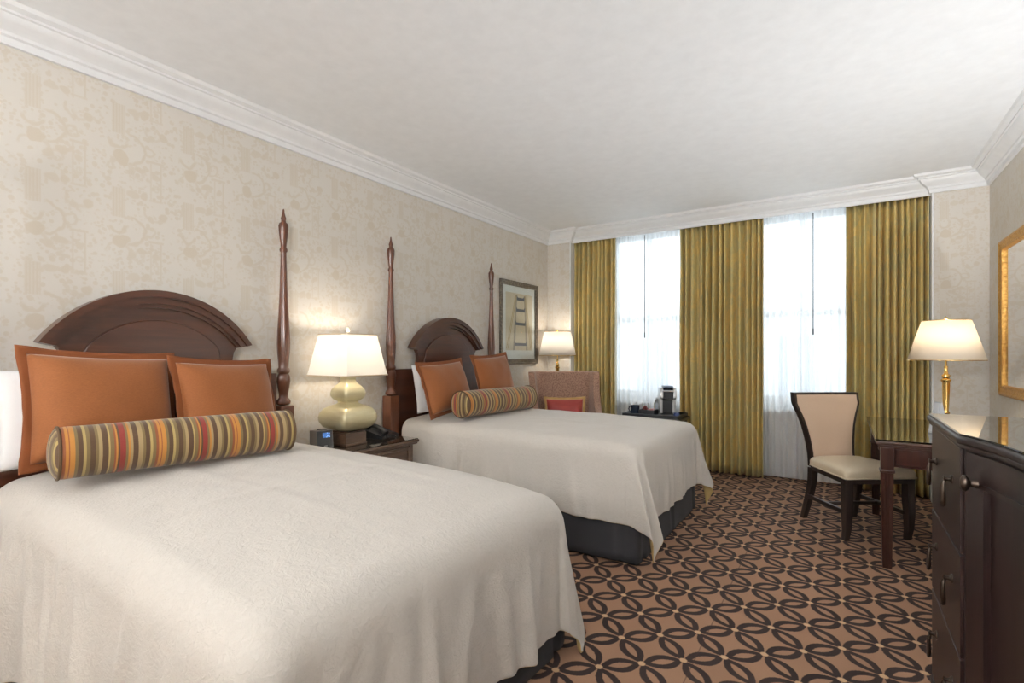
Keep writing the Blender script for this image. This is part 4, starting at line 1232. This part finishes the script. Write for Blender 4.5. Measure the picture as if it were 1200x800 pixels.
# ------------------------------------------------------------------ desk and chair
def build_desk():
    X0, X1, Y0, Y1 = 0.165, XR - 0.02, 3.63, 4.90
    t = thing('writing_desk', 'dark cherry writing desk with glass top beyond the dresser', 'desk', ((X0 + X1) / 2, (Y0 + Y1) / 2, 0))
    cx, cy = (X0 + X1) / 2, (Y0 + Y1) / 2; hx, hy = (X1 - X0) / 2, (Y1 - Y0) / 2
    b = newbm(); bx(b, (-hx, -hy, 0.722), (hx, hy, 0.744), 0.006, 3); bx(b, (-hx + 0.012, -hy + 0.012, 0.708), (hx - 0.012, hy - 0.012, 0.722), 0.003); obj('desk_top', b, M_deskd, t)
    b = newbm(); bx(b, (-hx - 0.004, -hy - 0.004, 0.7445), (hx, hy + 0.004, 0.7545), 0.0025); obj('glass_top', b, GL, t, smooth=0)
    b = newbm()
    ix, iy = hx - 0.055, hy - 0.045
    bx(b, (-ix + 0.01, -iy + 0.012, 0.59), (ix - 0.01, -iy + 0.03, 0.708)); bx(b, (-ix + 0.01, iy - 0.03, 0.59), (ix - 0.01, iy - 0.012, 0.708))
    bx(b, (-ix + 0.012, -iy + 0.01, 0.59), (-ix + 0.03, iy - 0.01, 0.708)); bx(b, (ix - 0.03, -iy + 0.01, 0.59), (ix - 0.012, iy - 0.01, 0.708))
    bx(b, (-ix + 0.04, -iy + 0.004, 0.604), (ix - 0.04, -iy + 0.013, 0.696), 0.004)
    obj('apron', b, M_desk, t)
    for k, (ya, yb) in enumerate(((-iy + 0.06, -0.02), (0.02, iy - 0.06))):
        b = newbm(); bx(b, (-ix + 0.002, ya, 0.60), (-ix + 0.013, yb, 0.70), 0.004); d = obj('drawer', b, M_desk, t)
        b = newbm(); ym = (ya + yb) / 2
        lathe(b, [(0.0, 0.0), (0.008, 0.0), (0.006, 0.012), (0.013, 0.02), (0.013, 0.026), (0.0, 0.03)], 16, mat=Matrix.Translation((-ix + 0.002, ym, 0.65)) @ Matrix.Rotation(-PI / 2, 4, 'Y')); obj('knob', b, M_bronze, d)
    for sx in (-1, 1):
        for sy in (-1, 1):
            b = newbm(); lx, ly = sx * ix, sy * iy
            bx(b, (lx - 0.032, ly - 0.032, 0.575), (lx + 0.032, ly + 0.032, 0.708), 0.004)
            bx(b, (lx - 0.037, ly - 0.037, 0.560), (lx + 0.037, ly + 0.037, 0.578), 0.005)
            def sec(h, z):
                pts = []
                base = [(-1, -1), (1, -1), (1, 1), (-1, 1)]
                for k in range(4):
                    a0, a1 = base[k], base[(k + 1) % 4]
                    for i in range(9):
                        f = i / 9
                        fl = 0.10 if i in (2, 4, 6) else 0.0
                        px, py = a0[0] + (a1[0] - a0[0]) * f, a0[1] + (a1[1] - a0[1]) * f
                        nx, ny = (-(a0[0] + a1[0]) / 2, -(a0[1] + a1[1]) / 2)
                        pts.append((lx + (px + nx * fl) * h, ly + (py + ny * fl) * h, z))
                return pts
            loft(b, [sec(0.030, 0.562), sec(0.023, 0.03), sec(0.022, 0.0)])
            obj('leg', b, M_desk, t, smooth=25)
    o = thing('card_holder', 'small clear card holder on the desk by the dresser corner', 'card holder', (0.505, 4.10, 0.7555), (0, 0, R_(20)))
    b = newbm(); prism(b, [(-0.04, 0.0), (0.04, 0.0), (0.004, 0.195), (-0.004, 0.195)], -0.032, 0.032, 'y'); obj('stand', b, plain('frosted_acrylic', (0.55, 0.58, 0.62), 0.15), o)
    b = newbm(); bx(b, (-0.043, -0.028, 0.004), (-0.0405, 0.028, 0.185), 0.001, mat=Matrix.Rotation(0.185, 4, 'Y')); obj('card', b, plain('grey_card', (0.60, 0.62, 0.66), 0.5), o)
build_desk()

M_leather = None
def build_chair():
    t = thing('desk_chair', 'cream leather desk chair with dark wood frame at the desk', 'chair', (0.075, 4.345, 0), (0, 0, R_(36)))
    x = NT('cream_leather'); n = x.vor(x.mapv(x.obj(), (220, 220, 220)), 1.0)
    x.set(color=x.mix(n, (0.60, 0.50, 0.36), (0.68, 0.585, 0.44)), rough=0.38, spec=0.45); x.bump(n, 0.12, 0.0015)
    L = x.m
    x = NT('tan_back_cloth'); n = x.noise(x.obj(), 500.0, 2.0)
    x.set(color=x.mix(n, (0.50, 0.36, 0.26), (0.63, 0.48, 0.36)), rough=0.75, spec=0.3); x.bump(n, 0.12, 0.002)
    BK = x.m
    # local: faces -y. seat front at y=-0.25, back at y=+0.22
    def trap(f0, b0, yf, yb, z, r=0.03, n=5):
        """rounded trapezoid outline"""
        c = [(-f0, yf), (f0, yf), (b0, yb), (-b0, yb)]; out = []
        for k in range(4):
            p0, p, p1 = Vector(c[k - 1]), Vector(c[k]), Vector(c[(k + 1) % 4])
            a = p + (p0 - p).normalized() * r; d = p + (p1 - p).normalized() * r
            for i in range(n + 1):
                s = i / n; q = a * (1 - s) ** 2 + p * 2 * s * (1 - s) + d * s ** 2
                out.append((q.x, q.y, z))
        return out
    b = newbm()
    loft(b, [trap(0.246, 0.195, -0.245, 0.21, 0.385, 0.02), trap(0.246, 0.195, -0.245, 0.21, 0.415, 0.02)]); obj('seat_frame', b, M_ebony, t)
    b = newbm()
    S = [(0.416, 0.0, 0.02), (0.43, 0.008, 0.03), (0.455, 0.010, 0.035), (0.475, 0.002, 0.045), (0.487, -0.025, 0.06), (0.494, -0.07, 0.07), (0.497, -0.13, 0.06)]
    loft(b, [trap(0.242 + d, 0.195 + d, -0.242 - d, 0.205 + d * 0.5, z, r) for z, d, r in S]); obj('seat', b, L, t, smooth=70)
    b = newbm(); tube(b, [Vector(p) for p in trap(0.254, 0.207, -0.254, 0.207, 0.424, 0.035)], 0.005, 6, True); obj('welt', b, L, t, smooth=180)
    for s in (-1, 1):
        b = newbm()
        # front leg: slight sabre taper
        R = []
        for z, h, ox, oy in ((0.392, 0.026, 0, 0), (0.30, 0.026, 0.0, 0.0), (0.18, 0.024, 0.002, -0.004), (0.08, 0.020, 0.003, -0.002), (0.0, 0.016, 0.003, 0.012)):
            px, py = s * (0.214 + ox), -0.212 + oy
            R.append([(px - h, py - h, z), (px + h, py - h, z), (px + h, py + h, z), (px - h, py + h, z)])
        loft(b, R); obj('leg', b, M_ebony, t, smooth=30)
        b = newbm(); R = []
        for z, hx, hy, ox, oy in ((0.40, 0.022, 0.028, 0, 0.0), (0.30, 0.021, 0.026, 0, 0.008), (0.18, 0.020, 0.024, 0.006, 0.032), (0.0, 0.016, 0.020, 0.018, 0.085)):
            px, py = s * (0.178 + ox), 0.195 + oy
            R.append([(px - hx, py - hy, z), (px + hx, py - hy, z), (px + hx, py + hy, z), (px - hx, py + hy, z)])
        loft(b, R); obj('leg', b, M_ebony, t, smooth=30)
        b = newbm(); bx(b, (s * 0.197 - 0.012, -0.205, 0.165), (s * 0.197 + 0.012, 0.225, 0.195), 0.005); obj('side_stretcher', b, M_ebony, t)
    b = newbm(); bx(b, (-0.19, 0.02, 0.168), (0.19, 0.044, 0.192), 0.005); obj('cross_stretcher', b, M_ebony, t)
    # back: hourglass outline, wider at the top, leaning back
    def half(z):
        pts = [(0.40, 0.172), (0.50, 0.170), (0.60, 0.180), (0.70, 0.198), (0.78, 0.222), (0.84, 0.246), (0.875, 0.258), (0.90, 0.256), (0.955, 0.256)]
        for (a, p), (c, q) in zip(pts, pts[1:]):
            if z <= c: return p + (q - p) * (z - a) / (c - a)
        return pts[-1][1]
    def yb(z): return 0.215 + max(0, z - 0.42) * 0.15 + 0.03 * max(0, z - 0.42) ** 2
    def topz(u, z): return z
    zs = [0.40 + 0.555 * i / 24 for i in range(25)]
    b = newbm(); R = []
    for z in zs:
        h = half(z); y = yb(z); n = 10
        f = [(-h + 2 * h * i / n, y + 0.018 * (1 - (2 * i / n - 1) ** 2), z) for i in range(n + 1)]
        k = [(h - 2 * h * i / n, y + 0.05 + 0.016 * (1 - (2 * i / n - 1) ** 2), z) for i in range(n + 1)]
        R.append(f + k)
    loft(b, R); obj('back_frame', b, M_ebony, t, smooth=40)
    b = newbm(); R = []
    zz = [0.44 + 0.497 * i / 24 for i in range(25)]
    for q, z in enumerate(zz):
        h = half(z) - 0.020; y = yb(z); n = 12
        e = min(1.0, min(q, 24 - q) / 3.0) ** 0.6 if 0 < q < 24 else 0.0
        f = []
        for i in range(n + 1):
            u = 2 * i / n - 1
            f.append((u * h, y + 0.018 * (1 - u * u) - 0.003 - 0.018 * e * (1 - abs(u) ** 5), z))
        k = [(h - 2 * h * i / n, y + 0.024, z) for i in range(n + 1)]
        R.append(f + k)
    loft(b, R); obj('backrest', b, BK, t, smooth=50)
build_chair()

# ------------------------------------------------------------------ dresser
def build_dresser():
    FX, BX = 0.272, XR - 0.02
    YA, YB, YC, YD = 2.305, 1.765, 0.735, 0.195
    t = thing('dresser', 'espresso dresser with concave doors and glass top along the right wall', 'dresser', (0.62, 1.26, 0))
    ox, oy = 0.62, 1.26
    def loc(p): return (p[0] - ox, p[1] - oy)
    def cx(y, dep=0.072):
        """front line in the concave middle"""
        u = (2 * y - YB - YC) / (YB - YC)
        return FX + dep * (1 - abs(u) ** 3.2)
    def front(off, n=24):
        pts = [(FX - off, YA + off)]
        ys = [YB - (YB - YC) * i / n for i in range(n + 1)]
        pts += [(cx(y) - off, y) for y in ys]
        pts += [(FX - off, YD - off)]
        return pts
    def plan(off, back=0.0): return [loc(p) for p in front(off) + [(BX - back, YD - off), (BX - back, YA + off)]]
    b = newbm(); prism(b, plan(0.0), 0.10, 1.006, 'z'); prism(b, plan(-0.02), 0.0, 0.10, 'z'); prism(b, plan(0.008), 0.085, 0.115, 'z', 0.004); obj('case', b, M_esp, t, smooth=25)
    b = newbm(); prism(b, plan(0.012), 1.002, 1.012, 'z', 0.002); prism(b, plan(0.018), 1.012, 1.0335, 'z', 0.007, 3); obj('dresser_top', b, M_esp, t, smooth=40)
    b = newbm(); prism(b, plan(0.012), 1.034, 1.040, 'z', 0.002); obj('glass_top', b, GL, t, smooth=0)
    def pull(parent, y, z):
        b = newbm()
        lathe(b, [(0.0, 0.0), (0.013, 0.0), (0.013, 0.003), (0.006, 0.006), (0.005, 0.016), (0.009, 0.020), (0.0, 0.024)], 16, mat=Matrix.Translation((FX - 0.008 - ox, y - oy, z)) @ Matrix.Rotation(-PI / 2, 4, 'Y'))
        xx = FX - 0.008 - 0.017 - ox
        tube(b, [(xx, y - oy, z), (xx - 0.004, y - 0.007 - oy, z - 0.02), (xx - 0.004, y - 0.009 - oy, z - 0.06), (xx - 0.004, y - oy, z - 0.075), (xx - 0.004, y + 0.009 - oy, z - 0.06), (xx - 0.004, y + 0.007 - oy, z - 0.02)], [0.0035, 0.0045, 0.006, 0.0065, 0.006, 0.0045], 8, True)
        obj('pull_handle', b, M_bronze, parent, smooth=60)
    for y0, y1 in ((YB + 0.02, YA - 0.015), (YD + 0.015, YC - 0.02)):
        for z0, z1 in ((0.716, 0.998), (0.436, 0.709), (0.13, 0.429)):
            b = newbm(); bx(b, (FX - 0.008 - ox, y0 - oy, z0), (FX + 0.006 - ox, y1 - oy, z1), 0.0025); d = obj('drawer', b, M_esp, t)
            w = y1 - y0
            for f in (0.22, 0.78): pull(d, y0 + w * f, (z0 + z1) / 2 + 0.035)
    def curved(bm, y0, y1, z0, z1, off0, off1, n=14):
        rings = []
        for i in range(n + 1):
            y = y0 + (y1 - y0) * i / n; a = cx(y) - off0 - ox; c = cx(y) - off1 - ox
            rings.append([(a, y - oy, z0), (c, y - oy, z0), (c, y - oy, z1), (a, y - oy, z1)])
        loft(bm, rings)
    ym = (YB + YC) / 2
    for y0, y1, ky in ((ym + 0.003, YB - 0.018, YB - 0.062), (YC + 0.018, ym - 0.003, YC + 0.052)):
        b = newbm()
        sw = 0.06; z0, z1 = 0.13, 0.995
        curved(b, y0, y0 + sw, z0, z1, -0.01, 0.010); curved(b, y1 - sw, y1, z0, z1, -0.01, 0.010)
        curved(b, y0 + sw, y1 - sw, z0, z0 + 0.07, -0.01, 0.010); curved(b, y0 + sw, y1 - sw, z1 - 0.07, z1, -0.01, 0.010)
        curved(b, y0 + sw, y1 - sw, z0 + 0.07, z1 - 0.07, -0.012, 0.0)
        d = obj('door', b, M_esp, t, smooth=25)
        b = newbm()
        a0, a1, c0, c1 = y0 + sw, y1 - sw, z0 + 0.07, z1 - 0.07
        for ya, yb, za, zb in ((a0, a0 + 0.012, c0, c1), (a1 - 0.012, a1, c0, c1), (a0, a1, c0, c0 + 0.012), (a0, a1, c1 - 0.012, c1)):
            curved(b, ya, yb, za, zb, 0.0, 0.014, 8)
        obj('panel_moulding', b, M_esp, d, smooth=25)
        b = newbm(); kz = 0.922
        M = Matrix.Translation((cx(ky) - 0.010 - ox, ky - oy, kz)) @ Matrix.Rotation(-PI / 2, 4, 'Y')
        lathe(b, [(0.0, 0.0), (0.008, 0.0), (0.007, 0.008), (0.0055, 0.014), (0.012, 0.019), (0.0165, 0.024), (0.0155, 0.030), (0.009, 0.034), (0.0, 0.035)], 24, mat=M @ Matrix.Scale(1.3, 4, (1, 0, 0)))
        obj('knob', b, M_bronze, d, smooth=60)
build_dresser()

# ------------------------------------------------------------------ mirror on the right wall
def build_mirror():
    y1, z0, z1 = 5.04, 0.95, 2.075; y0 = y1 - 1.25
    yc = (y0 + y1) / 2
    t = thing('wall_mirror', 'large gilt framed mirror on the wall above the desk', 'mirror', (XR, yc, z0))
    hw, hh = (y1 - y0) / 2, z1 - z0
    x = NT('carved_gilt'); v = x.vor(x.mapv(x.obj(), (55, 55, 55)), 1.0); n = x.noise(x.obj(), 60.0, 3.0)
    x.set(color=x.mix(v, (0.70, 0.42, 0.12), (0.50, 0.25, 0.06)), rough=0.38, metal=0.75); x.bump(x.m_('ADD', v, n), 0.6, 0.006)
    b = newbm()
    prof = [(0.0, 0.0), (0.0, -0.024), (0.008, -0.034), (0.02, -0.036), (0.03, -0.028), (0.055, -0.024), (0.062, -0.030), (0.072, -0.028), (0.078, -0.012), (0.078, 0.0)]
    rings = []
    for sy, zc_ in ((-1, 0), (1, 0), (1, 1), (-1, 1), (-1, 0)):
        r = []
        for d, xx in prof:
            yy = sy * (hw - d); zz = d if zc_ == 0 else hh - d
            r.append((xx - 0.001, yy, zz))
        rings.append(r)
    loft(b, rings, True, False)
    obj('frame', b, x.m, t, smooth=30)
    b = newbm(); bx(b, (-0.012, -hw + 0.07, 0.07), (-0.006, hw - 0.07, hh - 0.07))
    x = NT('mirror_glass'); x.set(color=(0.92, 0.92, 0.91), rough=0.02, metal=1.0)
    obj('mirror_glass', b, x.m, t, smooth=0)
build_mirror()

# ------------------------------------------------------------------ added ceiling fill lights, unseen behind the viewer
def dome_mat():
    x = NT('fill_dome_glow'); x.set(color=(0.9, 0.9, 0.88), emis=(1.0, 0.98, 0.95), emis_s=DOME); return x.m
DOME = 20.0
def fill_ceiling_lights():
    M = dome_mat()
    for k, (x, y, lab) in enumerate(((-1.9, -1.2, 'added round ceiling fill light, unseen behind the viewer at the bed side'), (0.1, -1.2, 'added round ceiling fill light, unseen behind the viewer at the dresser side'))):
        t = thing('ceiling_light', lab, 'fill light', (x, y, H))
        b = newbm(); lathe(b, [(0.0, 0.0), (0.22, 0.0), (0.22, -0.03), (0.0, -0.03)], 40); obj('mount', b, M_trim, t)
        b = newbm(); lathe(b, [(0.205, -0.03), (0.20, -0.055), (0.16, -0.085), (0.09, -0.105), (0.0, -0.112)], 40); obj('diffuser', b, M, t)
fill_ceiling_lights()
def fill_uplight(label, x, y, power, h=1.76, deep=False):  # added uplight outside the view, brightens the room off the ceiling
    t = thing('fill_uplight', label, 'floor lamp', (x, y, 0), group='added fill uplights outside the view')
    b = newbm(); lathe(b, [(0.0, 0.0), (0.14, 0.0), (0.14, 0.015), (0.03, 0.035), (0.0, 0.035)], 32); obj('base', b, M_bronze, t)
    b = newbm(); tube(b, [(0, 0, 0.03), (0, 0, h)], 0.013, 12); obj('pole', b, M_bronze, t)
    b = newbm(); lathe(b, [(0.03, 1.75), (0.15, 1.77), (0.185, 1.90), (0.20, 2.05), (0.195, 2.05), (0.18, 1.90), (0.14, 1.782), (0.0, 1.775)] if deep else [(0.03, 1.75), (0.10, 1.77), (0.17, 1.82), (0.19, 1.87), (0.185, 1.87), (0.165, 1.826), (0.10, 1.782), (0.0, 1.775)], 36); b.transform(Matrix.Translation((0, 0, h - 1.76))); obj('bowl', b, M_trim, t)
    add_bulb(t, h + 0.07, power, (0.96, 0.98, 1.0))
fill_uplight('added fill uplight, unseen behind the viewer at the bed side', -2.5, -1.9, 115.0)
fill_uplight('added fill uplight, unseen behind the viewer at the dresser side', 0.5, -1.9, 185.0)
fill_uplight('added low fill uplight, out of view between the dresser and the desk', 0.76, 2.98, 108.0, 0.36, True)  # added out of view to lift the far ceiling

# ------------------------------------------------------------------ daylight
w = bpy.data.worlds.new('World'); SC.world = w; w.use_nodes = True
nt = w.node_tree; bg = nt.nodes['Background']
bg.inputs[0].default_value = (0.86, 0.93, 1.0, 1.0); bg.inputs[1].default_value = 2.9
for k, xm in enumerate((-1.85, -0.32)):
    l = bpy.data.lights.new('window_daylight', 'AREA'); l.shape = 'RECTANGLE'; l.size = 0.95; l.size_y = 1.95; l.energy = 1.0
    try: l.cycles.is_portal = True
    except Exception: pass
    o = bpy.data.objects.new('window_daylight', l); COL.objects.link(o)
    o.location = (xm, YN + 0.32, 1.60); o.rotation_euler = (-PI / 2, 0, 0)

# ------------------------------------------------------------------ camera
cam = bpy.data.cameras.new('camera'); co = bpy.data.objects.new('camera', cam); COL.objects.link(co)
cam.sensor_width = 36.0; cam.lens = 589.0 / 1200.0 * 36.0
cam.shift_y = 15.0 / 1200.0
cam.clip_start = 0.05; cam.clip_end = 200
co.location = (0, 0, 1.25)
co.rotation_euler = (PI / 2, 0, R_(33.3))
SC.camera = co

vs = SC.view_settings
vs.view_transform = 'Standard'; vs.look = 'None'; vs.gamma = 1.0; vs.use_curve_mapping = False
vs.exposure = 0.22
cy = SC.cycles
cy.use_denoising = True
cy.max_bounces = 10; cy.diffuse_bounces = 5; cy.transparent_max_bounces = 16; cy.transmission_bounces = 8
cy.sample_clamp_indirect = 8.0
